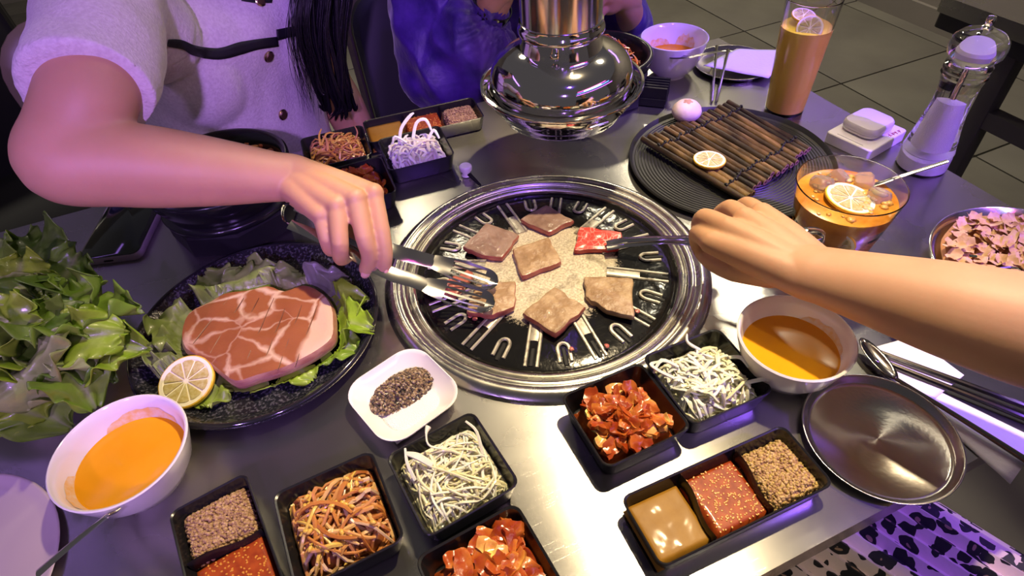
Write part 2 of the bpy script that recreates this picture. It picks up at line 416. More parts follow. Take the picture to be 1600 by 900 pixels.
for k in range(24):
    a = math.radians(-136.5 + 15 * k - .5)
    if k % 2 == 0:     # short arch-shaped rib, open outwards
        path = [(.138, -.0062), (.122, -.0062)] + [(.122 - .0075 * math.sin(t), -.0062 * math.cos(t)) for t in [PI * i / 8 for i in range(1, 8)]] + [(.122, .0062), (.138, .0062)]
        m = MB(); m.tube([pol(r, a, o, .0006 - (r - .12) * .09) for r, o in path], [(.0021, .0016)] * len(path), 6, up=(0, 0, 1)); part('rib', m, WORN, gr)
    else:              # long forked rib
        for o in (-.0062, .0062):
            m = MB(); m.tube([pol(r, a, o, .0026 - (r - .09) * .085) for r in (.072, .09, .108, .128, .1425)], [(.0019, .0013)] * 5, 6, up=(0, 0, 1)); part('rib', m, WORN, gr)
        m = MB(); m.tube([pol(r, a, 0, .0019 - (r - .09) * .08) for r in (.072, .09, .103, .11)], [(.005, .0009)] * 4, 6, up=(0, 0, 1)); part('rib_bridge', m, WORN, gr)
    m = MB(); m.tube([pol(r, a, 0, -.0012 - (r - .125) * .07) for r in (.12, .13, .142)], [(.0028, .0014)] * 3, 6, up=(0, 0, 1)); part('slot_dark', m, BLACKMATT, gr)  # black bar standing in for the dark inside an open slot
# damper lever beside the ring
m = MB(); a, b_ = P(733, 272, .012), P(751, 290, .004)
m.tube([a, a.lerp(b_, .4), b_], [(.0035, .002), (.003, .002), (.002, .0015)], 8, up=(0, 0, 1)); lv = wpart('damper_lever', m, BLACKMATT, gr)
c = P(729, 274, .0); m = MB(); m.lathe([(.0075, 0), (.0055, .003), (.0055, .008), (.0085, .0085), (.0092, .011), (.009, .0145), (.0075, .016), (0, .0162)], 20, (c.x, c.y, TZ + .001)); wpart('lever_knob', m, mat('knob_white', (.8, .78, .76), .25), gr)

# ------------------------------------------------------------------ exhaust hood
hx, hy = P(877, 128, .13).xy
hd = thing('exhaust_hood', 'shiny chrome exhaust hood and pipe hanging over the grill', 'hood', T(hx, hy))
Z = .13
def hl(name, prof, mt=CHROME, an=50):
    m = MB(); m.lathe([(r, z + Z) for r, z in prof], 80); return part(name, m, mt, hd, an)
hl('basin', [(.062, -.036), (.066, -.0405), (.073, -.041), (.077, -.0385), (.0785, -.034), (.083, -.028), (.0875, -.022), (.0885, -.019), (.092, -.016), (.094, -.008), (.0955, -.003), (.1, -.002), (.1035, 0), (.1042, .002), (.1035, .004), (.1005, .0045), (.099, .003), (.096, -.004), (.09, -.012), (.062, -.036)])
hl('dome', [(.0885, -.008), (.0895, .006), (.0895, .014), (.088, .021), (.084, .029), (.077, .036), (.068, .0415), (.058, .0455), (.0515, .0475), (.049, .048)])
hl('collar', [(.049, .046), (.0503, .0465), (.0503, .064), (.0515, .0655), (.0525, .068), (.0525, .071), (.0515, .0735), (.0503, .075), (.0503, .08), (.0485, .0805)])
hl('pipe', [(.0485, .046), (.0485, 1.25)], STEEL)
cd = (V((CC.x - hx, CC.y - hy, 0))).normalized(); an = math.atan2(cd.y, cd.x)
m = MB(); q = V((math.cos(an - .15), math.sin(an - .15), 0)); m.lathe([(.0, .005), (.003, .0045), (.0052, .003), (.0055, 0)], 14, q * .0502 + V((0, 0, Z + .056)), q); part('collar_screw', m, CHROME, hd)
m = MB(); q = V((math.cos(an + .5), math.sin(an + .5), 0)); s_ = V((-q.y, q.x, 0))
m.tube([q * .0885 + s_ * (-.015) + V((0, 0, Z - .017)), q * .0925 + s_ * (-.012) + V((0, 0, Z - .015)), q * .0935 + V((0, 0, Z - .014)), q * .0925 + s_ * .012 + V((0, 0, Z - .015)), q * .0885 + s_ * .015 + V((0, 0, Z - .017))], .0018, 8); part('basin_handle', m, STEEL, hd)

# ------------------------------------------------------------------ black trays
TH_ = .0275
def square_tray(w, d, x, y, rot, label, h=TH_):
    m = MB()
    m.rr([(w - .014, d - .014, 0, .007), (w - .010, d - .010, .0015, .009), (w - .001, d - .001, h - .001, .009), (w, d, h, .009), (w - .0015, d - .0015, h + .0006, .0085), (w - .0045, d - .0045, h - .0003, .008), (w - .0055, d - .0055, h - .003, .008), (w - .015, d - .015, .0045, .008), (w - .02, d - .02, .0032, .007)], 4)
    return single('square_tray', m, BLACKTRAY, label, 'tray', T(x, y), math.radians(rot), 'black square banchan trays')
def triple_tray(w, d, x, y, rot, label, h=.023):
    t = thing('divided_tray', label, 'tray', T(x, y), math.radians(rot), 'black three-compartment sauce trays')
    m = MB()
    m.rr([(w - .012, d - .012, 0, .006), (w - .008, d - .008, .0015, .008), (w - .001, d - .001, h - .001, .008), (w, d, h, .008), (w - .0015, d - .0015, h + .0006, .0075), (w - .004, d - .004, h - .0003, .007), (w - .005, d - .005, h - .003, .007), (w - .012, d - .012, .004, .007), (w - .016, d - .016, .003, .006)], 4)
    part('tray_body', m, BLACKTRAY, t)
    for x_ in (-w / 6, w / 6):
        m = MB(); pts = []
        for i in range(9):
            u = -1 + i / 4; pts.append(V((x_ + .0035 * math.sin(u * 2.4), u * (d / 2 - .004), h * .5 + .001)))
        m.tube(pts, [(.0018, h * .42)] * 9, 8, up=(0, 0, 1)); part('divider', m, BLACKTRAY, t)
    return t
KIMR = square_tray(.088, .083, -.03, -.225, 1, 'black square tray of glossy red kimchi beside the grill ring')
CABB = square_tray(.088, .086, .06, -.222, -1.2, 'black square tray of shredded cabbage, next to the white soup bowl')
RAD = square_tray(.087, .086, -.1905, -.211, 7, 'black square tray of white shreds below the pepper dish')
SPR = square_tray(.088, .09, -.289, -.209, 3, 'black square tray of spicy bean sprouts at the front')
KIML = square_tray(.09, .09, -.193, -.309, 5, 'black square tray of dark red kimchi at the bottom edge')
BWH = square_tray(.096, .09, -.0665, .291, -4, 'black square tray of pale sprouts on the far side, beside the damper knob')
BSP = square_tray(.095, .09, -.1705, .352, -4, 'black square tray of orange bean sprouts by the seated woman')
BKI = square_tray(.09, .096, -.163, .248, -2, 'black square tray of kimchi just behind the reaching hand')
TRR = triple_tray(.163, .062, .007, -.3235, -.9, 'black divided sauce tray at the front right of the table')
TRL = triple_tray(.165, .066, -.374, -.2185, -81, 'black divided sauce tray at the bottom left next to bean sprouts')
TRB = triple_tray(.18, .07, -.03, .369, -5, 'black divided sauce tray along the far edge of the table')
TRX = triple_tray(.15, .06, .358, -.252, -18, 'black divided tray mostly hidden under the right forearm')
# ------------------------------------------------------------------ food helpers
def mound(m, w, d, z0, hgt, seed, freq=40, wob=.002, nu=20, power=2, skirt=True):
    """uneven heap filling a rectangle w x d, written round the origin"""
    def f(u, v):
        x, y = (u * 2 - 1), (v * 2 - 1)
        e = max(0, 1 - abs(x) ** (2 * power)) * max(0, 1 - abs(y) ** (2 * power))
        n = mnoise.noise(V((x * w * freq + seed, y * d * freq, seed * 1.7)))
        return V((x * w / 2, y * d / 2, z0 + hgt * e ** .5 + wob * n * (e ** .5)))
    m.grid(f, nu, nu)
def strands(m, n, w, d, z0, hgt, r, ln, seed, tones, flat=.6, curl=1.0, stray=0.0, seg=7):
    random.seed(seed)
    for i in range(n):
        x, y = rnd(-.5, .5) * w, rnd(-.5, .5) * d
        e = max(0.0, 1 - (2 * x / w) ** 4) * max(0.0, 1 - (2 * y / d) ** 4)
        zc = z0 + hgt * e ** .5 * rnd(.45, 1.0)
        a = rnd(0, 2 * PI); L = ln * rnd(.6, 1.2); k = rnd(-1, 1) * 1.1 * curl / ln * .05; el = rnd(-.25, .25)
        p = V((x, y, zc)); pts = []
        p -= V((math.cos(a), math.sin(a), 0)) * L * .5
        aa = a - k * L * 12
        wv = rnd(0, 6); ws = rnd(.5, 1.6) * r
        for s in range(seg + 1):
            q = p.copy()
            q.x = max(-w * .52, min(w * .52, q.x)); q.y = max(-d * .52, min(d * .52, q.y))
            e2 = max(0.02, 1 - (2 * q.x / w / 1.05) ** 4) * max(0.02, 1 - (2 * q.y / d / 1.05) ** 4)
            q.z = min(q.z, z0 + hgt * e2 ** .5 + r) + ws * math.sin(wv + s * 1.3)
            q.z = max(q.z, z0 + r)
            pts.append(q)
            p += V((math.cos(aa), math.sin(aa), el)) * L / seg; aa += k * L / seg * 26; el -= rnd(.0, .12)
        rr = r * rnd(.7, 1.25)
        m.c = random.choice(tones)
        m.tube(pts, [(rr * t, rr * flat * t) for t in [.6] + [1] * (seg - 1) + [.5]], 5)
    m.c = (1, 1, 1)
def loose(m, pts, r, tone, flat=.6):
    m.c = tone; pp, rr = spline(pts, r, 4); m.tube(pp, [(q, q * flat) for q in rr], 5); m.c = (1, 1, 1)
ICO = None
def chunk(m, c, r, seed=0, sq=1.0):
    """small irregular nugget, 20 faces"""
    t = (1 + 5 ** .5) / 2
    vs = [(-1, t, 0), (1, t, 0), (-1, -t, 0), (1, -t, 0), (0, -1, t), (0, 1, t), (0, -1, -t), (0, 1, -t), (t, 0, -1), (t, 0, 1), (-t, 0, -1), (-t, 0, 1)]
    fs = [(0, 11, 5), (0, 5, 1), (0, 1, 7), (0, 7, 10), (0, 10, 11), (1, 5, 9), (5, 11, 4), (11, 10, 2), (10, 7, 6), (7, 1, 8), (3, 9, 4), (3, 4, 2), (3, 2, 6), (3, 6, 8), (3, 8, 9), (4, 9, 5), (2, 4, 11), (6, 2, 10), (8, 6, 7), (9, 8, 1)]
    k = r / 1.9
    m.add([V((a * k * rnd(.8, 1.2), b * k * rnd(.8, 1.2), e * k * rnd(.8, 1.2) * sq)) + V(c) for a, b, e in vs], fs)
def crumbs(m, n, w, d, z0, hgt, r0, r1, tones, seed):
    random.seed(seed)
    for i in range(n):
        x, y = rnd(-.5, .5) * w, rnd(-.5, .5) * d
        e = max(0, 1 - abs(2 * x / w) ** 8) * max(0, 1 - abs(2 * y / d) ** 8)
        m.c = random.choice(tones)
        chunk(m, (x, y, z0 + hgt * e ** .5 + rnd(-.0005, .001)), rnd(r0, r1))
    m.c = (1, 1, 1)
def stuff(name, mb, mats, label, cat, loc, rot=0.0, angle=40, group=None):
    o = single(name, mb, mats, label, cat, loc, rot, group, angle=angle); o['kind'] = 'stuff'; return o

KIM1 = mat('kimchi_red', (.36, .055, .01), .25, c2=(.72, .28, .05), nscale=55, nr=(.42, .85), coat=.15, tone=True, bump=(150, .3), sss=.12)
KIMB = mat('kimchi_sauce', (.28, .035, .006), .15, c2=(.5, .11, .02), nscale=90, coat=.15, bump=(160, .4))
SPROUT = mat('seasoned_sprouts', (.8, .8, .8), .3, tone=True, coat=.3, sss=.1, bump=(300, .2))
CABM = mat('raw_shreds', (.95, .95, .95), .4, tone=True, sss=.2, coat=.1)
CRUMB = mat('ground_crumbs', (.95, .95, .95), .75, tone=True)
REDSAUCE = mat('red_chilli_sauce', (.23, .026, .004), .5, spec=.3, c2=(.36, .06, .008), nscale=120, coat=.15)
SEED = mat('sesame_seed', (.62, .27, .04), .35)
SOYB = mat('brown_soybean_sauce', (.26, .12, .009), .5, spec=.3, c2=(.31, .15, .014), nscale=60, coat=.03, bump=(90, .25))

PIECE_CACHE = {}
def kimchi_piece_mesh(k):
    if k in PIECE_CACHE: return PIECE_CACHE[k]
    random.seed(100 + k)
    L, W_ = rnd(.014, .028), rnd(.007, .015); s1, s2 = rnd(0, 50), rnd(0, 50); bend = rnd(-60, 60); tw = rnd(-.6, .6)
    m = MB(); tone = random.choice([(1, .98, 1), (1.15, 1.3, 1.2), (.8, .65, .6), (1.35, 2.2, 2.2), (.95, .9, .9), (1.3, 1.7, 1.5), (1.9, 5.5, 9), (1.7, 4.5, 6)])
    m.c = tone
    def f(u, v, off):
        x, y = (u - .5) * L, (v - .5) * W_ * (1 - .35 * abs(u * 2 - 1) ** 2)
        z = bend * x * x * .35 + 11 * y * y + .0032 * mnoise.noise(V((x * 130 + s1, y * 150, s2))) + tw * x * y * 60
        return V((x + .002 * mnoise.noise(V((y * 200, s1, 0))), y + .0018 * mnoise.noise(V((x * 160, s2, 3))), z + off))
    nu, nv = 9, 6; th = rnd(.002, .0045)
    top = [f(i / (nu - 1), j / (nv - 1), th) for j in range(nv) for i in range(nu)]
    bot = [f(i / (nu - 1), j / (nv - 1), 0) for j in range(nv) for i in range(nu)]
    N_ = nu * nv; fs = []
    for j in range(nv - 1):
        for i in range(nu - 1):
            a = j * nu + i; fs += [(a, a + 1, a + nu + 1, a + nu), (N_ + a, N_ + a + nu, N_ + a + nu + 1, N_ + a + 1)]
    edge = [i for i in range(nu)] + [j * nu + nu - 1 for j in range(1, nv)] + [(nv - 1) * nu + i for i in range(nu - 2, -1, -1)] + [j * nu for j in range(nv - 2, 0, -1)]
    for q, r_ in zip(edge, edge[1:] + edge[:1]): fs.append((q, N_ + q, N_ + r_, r_))
    m.add(top + bot, fs)
    me = m.mesh('kimchi_piece', None, 60); me.materials.append(KIM1); PIECE_CACHE[k] = me
    return me
def kimchi(label, x, y, rot, w, d, hgt, npc, seed, z0=.005, scale=1.0):
    t = thing('kimchi', label, 'kimchi', T(x, y, z0), math.radians(rot), 'kimchi portions')
    m = MB(); mound(m, w * 1.04, d * 1.04, 0.0, hgt * .8, seed, 60, .003); part('sauce_bed', m, KIMB, t)
    random.seed(seed)
    for i in range(npc):
        o = bpy.data.objects.new('piece', kimchi_piece_mesh(random.randrange(14))); COL.objects.link(o)
        px, py = rnd(-.46, .46) * w, rnd(-.46, .46) * d
        e = max(.05, (1 - (2 * px / w) ** 2) * (1 - (2 * py / d) ** 2))
        o.location = (px, py, hgt * (.45 + .5 * e ** .5) + rnd(-.001, .003))
        o.rotation_euler = (rnd(-.55, .55), rnd(-.45, .45), rnd(0, 2 * PI)); o.scale = (scale,) * 3
        o.parent = t
kimchi('glossy red kimchi with yellow cabbage stems in the tray by the grill ring', -.03, -.2265, 1, .066, .062, .024, 60, 11, scale=1.02)
kimchi('dark red kimchi in the tray at the bottom edge of the picture', -.193, -.31, 5, .07, .07, .024, 60, 12, scale=1.05)
kimchi('orange kimchi in the tray just behind the reaching hand', -.163, .248, -2, .068, .072, .026, 46, 13, scale=.75)

# bean sprouts, shredded cabbage and radish
ST1 = [(.72, .34, .1), (.62, .24, .06), (.8, .48, .2), (.5, .17, .04), (.85, .55, .12), (.7, .3, .13), (.78, .52, .33)]
m = MB(); mound(m, .066, .068, 0, .02, 21, 60, .002); m.col = [(.3, .09, .02)] * len(m.v)
strands(m, 190, .068, .07, .001, .029, .0017, .05, 21, ST1, .75, 1.6); 
for i in range(26):
    random.seed(500 + i); m.c = (.85, .52, .1); m.ball((rnd(-.026, .026), rnd(-.026, .026), rnd(.025, .03)), (.003, .002, .0018), 8, 5, Matrix.Rotation(rnd(0, 6), 3, 'Z'))
stuff('bean_sprouts', m, SPROUT, 'spicy orange-brown bean sprouts heaped in the front tray', 'bean sprouts', T(-.289, -.2085, .004), math.radians(3))
ST2 = [(.62, .3, .08), (.7, .36, .09), (.5, .2, .06), (.72, .45, .12), (.58, .24, .13)]
m = MB(); mound(m, .07, .066, 0, .02, 22, 60, .002); m.col = [(.3, .11, .03)] * len(m.v)
strands(m, 170, .072, .068, .001, .033, .0017, .048, 22, ST2, .75, 1.6)
loose(m, [(-.02, 0, .03), (-.018, .01, .04), (-.012, .018, .046)], [.0017, .0015, .0008], ST2[1])
loose(m, [(.028, 0, .024), (.036, .004, .034), (.035, .012, .042)], [.0017, .0015, .0008], ST2[4])
stuff('bean_sprouts', m, SPROUT, 'orange bean sprouts heaped in the far tray by the seated woman', 'bean sprouts', T(-.1705, .352, .004), math.radians(-4))
ST3 = [(.86, .82, .62), (.82, .76, .5), (.88, .85, .72), (.78, .72, .42), (.86, .84, .75)]
m = MB(); mound(m, .066, .066, 0, .016, 23, 60, .002); m.col = [(.62, .55, .3)] * len(m.v)
strands(m, 330, .07, .068, .001, .025, .00115, .05, 23, ST3, .6, 1.5)
loose(m, [(.012, .018, .02), (-.006, .026, .03), (-.005, .036, .034), (-.0, .042, .035)], [.0013, .0012, .0011, .003], ST3[2])
loose(m, [(-.03, .01, .02), (-.03, .022, .03), (-.026, .034, .034)], [.0018, .0016, .001], ST3[4])
loose(m, [(-.012, .012, .025), (-.02, .022, .032), (-.027, .03, .032)], [.003, .0035, .002], ST3[4])
loose(m, [(.03, .0, .02), (.034, .016, .032), (.03, .028, .036)], [.0016, .0014, .001], ST3[2])
stuff('shredded_radish', m, CABM, 'thin white vegetable shreds in the tray below the pepper dish', 'shredded vegetable', T(-.1905, -.211, .004), math.radians(7))
ST4 = [(.88, .86, .68), (.84, .8, .52), (.9, .88, .78), (.86, .84, .6)]
m = MB(); mound(m, .068, .066, 0, .018, 24, 60, .002); m.col = [(.66, .62, .36)] * len(m.v)
strands(m, 300, .068, .064, .001, .03, .0017, .038, 24, ST4, .38, 1.3)
for s in [[(-.03, .01, .024), (-.042, .018, .032), (-.044, .028, .031), (-.034, .03, .028)], [(0.01, .026, .026), (.0, .034, .034), (.004, .042, .036)], [(.026, -.02, .02), (.04, -.03, .031), (.046, -.034, .026)], [(-.02, .018, .026), (-.034, .026, .034), (-.046, .02, .028)], [(.03, .01, .022), (.036, .0, .03), (.035, -.012, .03)]]:
    loose(m, s, [.0022] * (len(s) - 1) + [.001], ST4[2], .5)
stuff('shredded_cabbage', m, CABM, 'pale shredded cabbage spilling over the tray next to the soup bowl', 'shredded cabbage', T(.06, -.224, .004), math.radians(-1.2))
ST5 = [(.78, .72, .66), (.85, .82, .78), (.72, .66, .55), (.8, .76, .74)]
m = MB(); mound(m, .066, .062, 0, .018, 25, 60, .002); m.col = [(.55, .5, .4)] * len(m.v)
strands(m, 130, .07, .064, .001, .032, .0023, .05, 25, ST5, .6, 1.6)
for s in [[(-.02, .008, .03), (-.012, .02, .046), (.004, .03, .056), (.012, .034, .058)], [(.0, .01, .03), (.012, .026, .046), (.026, .026, .048), (.03, .012, .036)], [(-.01, .0, .034), (-.024, .01, .042), (-.03, .004, .034)], [(.02, .0, .03), (.032, .006, .04), (.036, -.006, .032)]]:
    loose(m, s, [.0026] * (len(s) - 1) + [.0015], ST5[1], .5)
stuff('pale_sprouts', m, CABM, 'pale lilac-white sprout ribbons piled in the far tray near the damper knob', 'bean sprouts', T(-.0665, .291, .004), math.radians(-4))

# sauces and crumbs in the divided trays
def in_tray(t, lx, dz=0.0):
    R = Matrix.Rotation(t.rotation_euler.z, 3, 'Z'); return t.location + R @ V((lx, 0, dz))
def sauce(t, lx, w, d, hgt, material, label, seeds=0, seed=0, dome=.0015):
    nm = 'sauce'; o = thing('sauce', label, 'sauce', in_tray(t, lx, .0035), t.rotation_euler.z, 'sauces in the divided trays')
    m = MB(); mound(m, w, d, 0, hgt, seed, 50, .0003, 22, 12); part('sauce_pool', m, material, o, 0)
    if seeds:
        random.seed(seed); m = MB()
        for i in range(seeds):
            x, y = rnd(-.45, .45) * w, rnd(-.45, .45) * d
            m.ball((x, y, hgt + .0001), (.0011, .0008, .0005), 6, 4, Matrix.Rotation(rnd(0, 6), 3, 'Z'))
        s_ = part('sesame_seeds', m, SEED, o); s_['kind'] = 'stuff'
    return o
CT = [(.5, .33, .13), (.42, .26, .1), (.58, .4, .17), (.36, .2, .09), (.52, .36, .1)]
CT2 = [(.42, .26, .13), (.36, .22, .11), (.5, .33, .18), (.3, .17, .09)]
def crumb_pile(t, lx, w, d, hgt, n, label, tones, seed):
    m = MB(); mound(m, w, d, 0, hgt, seed, 60, .0012, 16, 4); m.col = [tones[3]] * len(m.v)
    crumbs(m, int(n * 1.9), w * .97, d * .97, .0004, hgt, .0009, .0019, tones, seed)
    return stuff('ground_soybean_crumbs', m, CRUMB, label, 'crumbs', in_tray(t, lx, .0035), t.rotation_euler.z, 0)
sauce(TRR, -.054, .051, .0535, .011, SOYB, 'smooth brown soybean sauce in the front right divided tray', 0, 5)
sauce(TRR, .0, .052, .0535, .0115, REDSAUCE, 'red chilli sauce dotted with sesame in the front right divided tray', 240, 6)
crumb_pile(TRR, .0535, .049, .0525, .012, 620, 'golden brown ground crumbs in the front right divided tray', CT, 7)
crumb_pile(TRL, -.0535, .05, .0565, .0125, 620, 'brown ground crumbs in the bottom left divided tray', CT2, 8)
sauce(TRL, .0, .053, .0575, .011, REDSAUCE, 'red chilli sauce with sesame in the bottom left divided tray', 200, 9)
sauce(TRL, .055, .052, .0575, .010, SOYB, 'brown soybean sauce in the bottom left divided tray, at the frame edge', 0, 9)
sauce(TRB, -.059, .057, .061, .011, SOYB, 'smooth brown sauce in the divided tray along the far table edge', 0, 10)
sauce(TRB, .0, .058, .061, .0115, REDSAUCE, 'red chilli sauce in the divided tray along the far table edge', 110, 14)
crumb_pile(TRB, .059, .05, .056, .014, 420, 'brown ground crumbs in the divided tray along the far table edge', CT2, 15)
crumb_pile(TRX, -.04, .044, .048, .012, 300, 'brown crumbs in the divided tray hidden under the right forearm', CT, 16)

# ------------------------------------------------------------------ white bowls of soup
SOUP = mat('orange_soup', (.8, .33, .008), .16, c2=(.82, .36, .012), nscale=25)
SMEAR = mat('soup_smear', (.8, .5, .16), .35, c2=(.8, .66, .48), nscale=160)
def soup_bowl(x, y, R, H, label, lv, seed):
    t = thing('soup_bowl', label, 'bowl', T(x, y), 0, 'white bowls of orange soup')
    m = MB(); k = R / .054
    m.lathe([(0, .003), (.02 * k, .003), (.022 * k, 0), (.025 * k, 0), (.0255 * k, .004), (.036 * k, H * .2), (.046 * k, H * .5), (.052 * k, H * .85), (R, H), (R - .0012, H + .0009), (R - .003, H), (.0485 * k, H * .82), (.042 * k, H * .5), (.032 * k, H * .25), (.02 * k, .008), (0, .007)], 56)
    part('bowl_body', m, PORC, t, 60)
    return t, k
def soup(x, y, k, H, lv, label):
    r = (.042 + (.0485 - .042) * (lv - .5) / .32) * k if lv > .5 else .042 * k
    m = MB(); m.lathe([(0, 0), (r * .5, 0.0), (r - .002, 0), (r + .0004, .0008)], 48)
    return single('soup', m, SOUP, label, 'soup', T(x, y, H * lv))
def smear(t, k, H, lv, spans, seed):
    random.seed(seed)
    for a0, a1, top in spans:
        m = MB(); n_ = 14; rows = []
        for i in range(n_ + 1):
            a = math.radians(a0 + (a1 - a0) * i / n_); e = math.sin(PI * i / n_) ** .4
            zs = [lv, lv + (top - lv) * .6 * e, lv + (top - lv) * e * rnd(.8, 1.1)]
            rows.append([(a, z) for z in zs])
        vs = []; fs = []
        for row in rows:
            for a, z in row:
                r = (.042 + (.0485 - .042) * (z - .5) / .32) * k - .0003
                vs.append(V((r * math.cos(a), r * math.sin(a), z * H)))
        for i in range(n_):
            for j in range(2): q = i * 3 + j; fs.append((q, q + 3, q + 4, q + 1))
        m.add(vs, fs); part('soup_smear', m, SMEAR, t)
b1, k1 = soup_bowl(.143, -.2375, .0525, .054, 'white bowl of orange soup in the shade of the right forearm', .6, 1)
soup(.143, -.2375, k1, .054, .62, 'orange soup in the bowl shaded by the right forearm'); smear(b1, k1, .054, .6, [(-40, 40, .78)], 1)
b2, k2 = soup_bowl(-.4435, -.0855, .0565, .056, 'white bowl of orange soup at the front left with a spoon resting on it', .6, 2)
soup(-.4435, -.0855, k2, .056, .6, 'orange soup in the front left bowl beside the spoon'); smear(b2, k2, .056, .58, [(30, 120, .8), (170, 240, .82)], 2)
b3, k3 = soup_bowl(.403, .341, .055, .064, 'white bowl of orange soup on the far side behind the hood', .6, 3)
soup(.403, .341, k3, .064, .5, 'orange soup in the far bowl behind the hood'); smear(b3, k3, .064, .48, [(0, 50, .8), (60, 140, .7)], 3)

def spoon(name, tail, neck, bowl_c, label, mt=STEEL, wide=.011):
    """flat-handled metal spoon through three points"""
    t = thing(name, label, 'spoon', tail.copy())
    m = MB(); pts, rr = spline([tail, tail.lerp(neck, .5) + V((0, 0, .001)), neck], [(.0042, .0011), (.0032, .0011), (.0024, .0013)], 6)
    m.tube(pts, rr, 8, up=(0, 0, 1)); wpart('handle', m, mt, t)
    d = (bowl_c - neck); L = d.length; d.normalize(); s_ = d.cross(V((0, 0, 1))).normalized(); u = s_.cross(d)
    m = MB()
    def f(a, b):
        r = a; th = b * 2 * PI
        return neck + d * (L + math.cos(th) * r * L * 1.05) + s_ * (math.sin(th) * r * wide) + u * (-.004 * (1 - r * r))
    m.grid(f, 6, 21); o = wpart('spoon_bowl', m, mt, t); md = o.modifiers.new('thick', 'SOLIDIFY'); md.thickness = .001
    return t
spoon('spoon', P(58, 897, .03), P(168, 806, .0605), P(196, 786, .018), 'steel spoon leaning on the front left soup bowl', STEEL)
spoon('spoon', P(1128, 80, .069), P(1075, 90, .064), P(1045, 88, .045), 'dark-handled spoon in the far soup bowl', DKST)
# ------------------------------------------------------------------ steel plates
def steel_plate(x, y, R, label, h=.009, mt=SPUN):
    m = MB(); m.lathe([(0, .001), (R * .5, .001), (R * .86, .0012), (R * .93, .003), (R * .975, h - .0005), (R, h), (R + .0006, h - .0006), (R, h - .0014), (R * .97, h - .003), (R * .9, .0003), (0, 0)], 72)
    return single('steel_plate', m, mt, label, 'plate', T(x, y, .0002), 0, None, angle=70)
steel_plate(.167, -.333, .0648, 'empty round stainless steel plate at the front right corner')
steel_plate(.508, .309, .066, 'round steel plate with white napkin on the far right side')
steel_plate(-.622, -.116, .108, 'pale plate cut off by the bottom left corner of the photo', .007, mat('pale_plate', (.6, .5, .5), .3, coat=.3))

# napkins
def sheet(name, corners, z, label, seed, amp=.0012, th=.0008, mt=PAPER, n=12, cat='napkin'):
    a, b, c, d = [V((q.x, q.y, 0)) for q in corners]
    m = MB()
    def f(u, v):
        p = a.lerp(b, u).lerp(d.lerp(c, u), v)
        zz = z(p, u, v) if callable(z) else z
        return V((p.x, p.y, TZ + zz + amp * (1 + mnoise.noise(V((p.x * 25 + seed, p.y * 25, seed))))))
    m.grid(f, n, n)
    o = single(name, m, mt, label, cat, (a + c) / 2 + V((0, 0, TZ)), world=True)
    md = o.modifiers.new('thick', 'SOLIDIFY'); md.thickness = th; md.offset = 1
    return o
sheet('paper_napkin', [P(1362, 545), P(1425, 527), P(1505, 588), P(1440, 640)], .0008, 'violet-lit paper napkin under the chopsticks, upper sheet', 4)
sheet('paper_napkin', [P(1375, 580), P(1440, 600), P(1625, 690), P(1578, 757)], .0004, 'white paper napkin lying past the table corner by the steel plate', 9)
sheet('paper_napkin', [P(1098, 108, .006), P(1150, 82, .006), P(1235, 82, .009), P(1200, 125, .009)], .0105, 'white paper napkin across the far steel plate', 14, .002)

def stick(name, a, b, label, r=.0028, mt=None, cat='chopstick', group=None):
    m = MB(); m.tube([a, a.lerp(b, .02), a.lerp(b, .6), b.lerp(a, .01), b], [r * .6, r * .8, r, r * 1.15, r * .9], 8)
    return single(name, m, mt or STEEL, label, cat, a, world=True, group=group)
stick('chopstick', P(1361, 545, .0055), P(1625, 643, .0055), 'upper of two dark metal chopsticks on the napkin at right', .0026, DKST)
stick('chopstick', P(1382, 565, .0055), P(1625, 662, .0055), 'lower of two dark metal chopsticks on the napkin at right', .0026, DKST)
spoon('spoon', P(1625, 733, .006), P(1400, 592, .007), P(1372, 560, .009), 'dark steel spoon lying between napkin and steel plate at right', DKST, .009)
stick('chopstick', P(1112, 160, .003), P(1120, 72, .016), 'left of two steel chopsticks leaning on the far plate', .0028, STEEL)
stick('chopstick', P(1119, 160, .003), P(1138, 78, .016), 'right of two steel chopsticks leaning on the far plate', .0028, STEEL)

# ------------------------------------------------------------------ pancake dish at the right edge
t = thing('savoury_pancake', 'round pancake under bonito flakes at the right edge', 'pancake', T(.468, -.255, .006))
PANC = mat('pancake', (.5, .2, .06), .5, c2=(.62, .33, .14), nscale=40, bump=(90, .5), coat=.2)
m = MB(); random.seed(4)
ol = [V((.092 * (1 + .02 * math.sin(5 * a) + .015 * math.sin(9 * a + 1)) * math.cos(a), .092 * (1 + .02 * math.sin(5 * a) + .015 * math.sin(9 * a + 1)) * math.sin(a), 0)) for a in [2 * PI * i / 60 for i in range(60)]]
m.slab(ol, 0, .009, 9, .003, .003, 3, freq=60); part('pancake_base', m, PANC, t)
FLAKE = mat('bonito_flake', (.58, .33, .16), .5, c2=(.72, .47, .27), nscale=90)
fm = []
for k in range(8):
    random.seed(60 + k); m = MB(); L, W_ = rnd(.014, .028), rnd(.009, .017); s1 = rnd(0, 30)
    m.grid(lambda u, v: V(((u - .5) * L + .002 * mnoise.noise(V((v * 4, s1, 1))), (v - .5) * W_ * (1 - .5 * abs(u - .4)), .003 * mnoise.noise(V((u * 2.5 + s1, v * 2.5, 0))) + .003 * (u - .5) ** 2 * 4)), 7, 5)
    me = m.mesh('flake', None, 0); me.materials.append(FLAKE); fm.append(me)
random.seed(77)
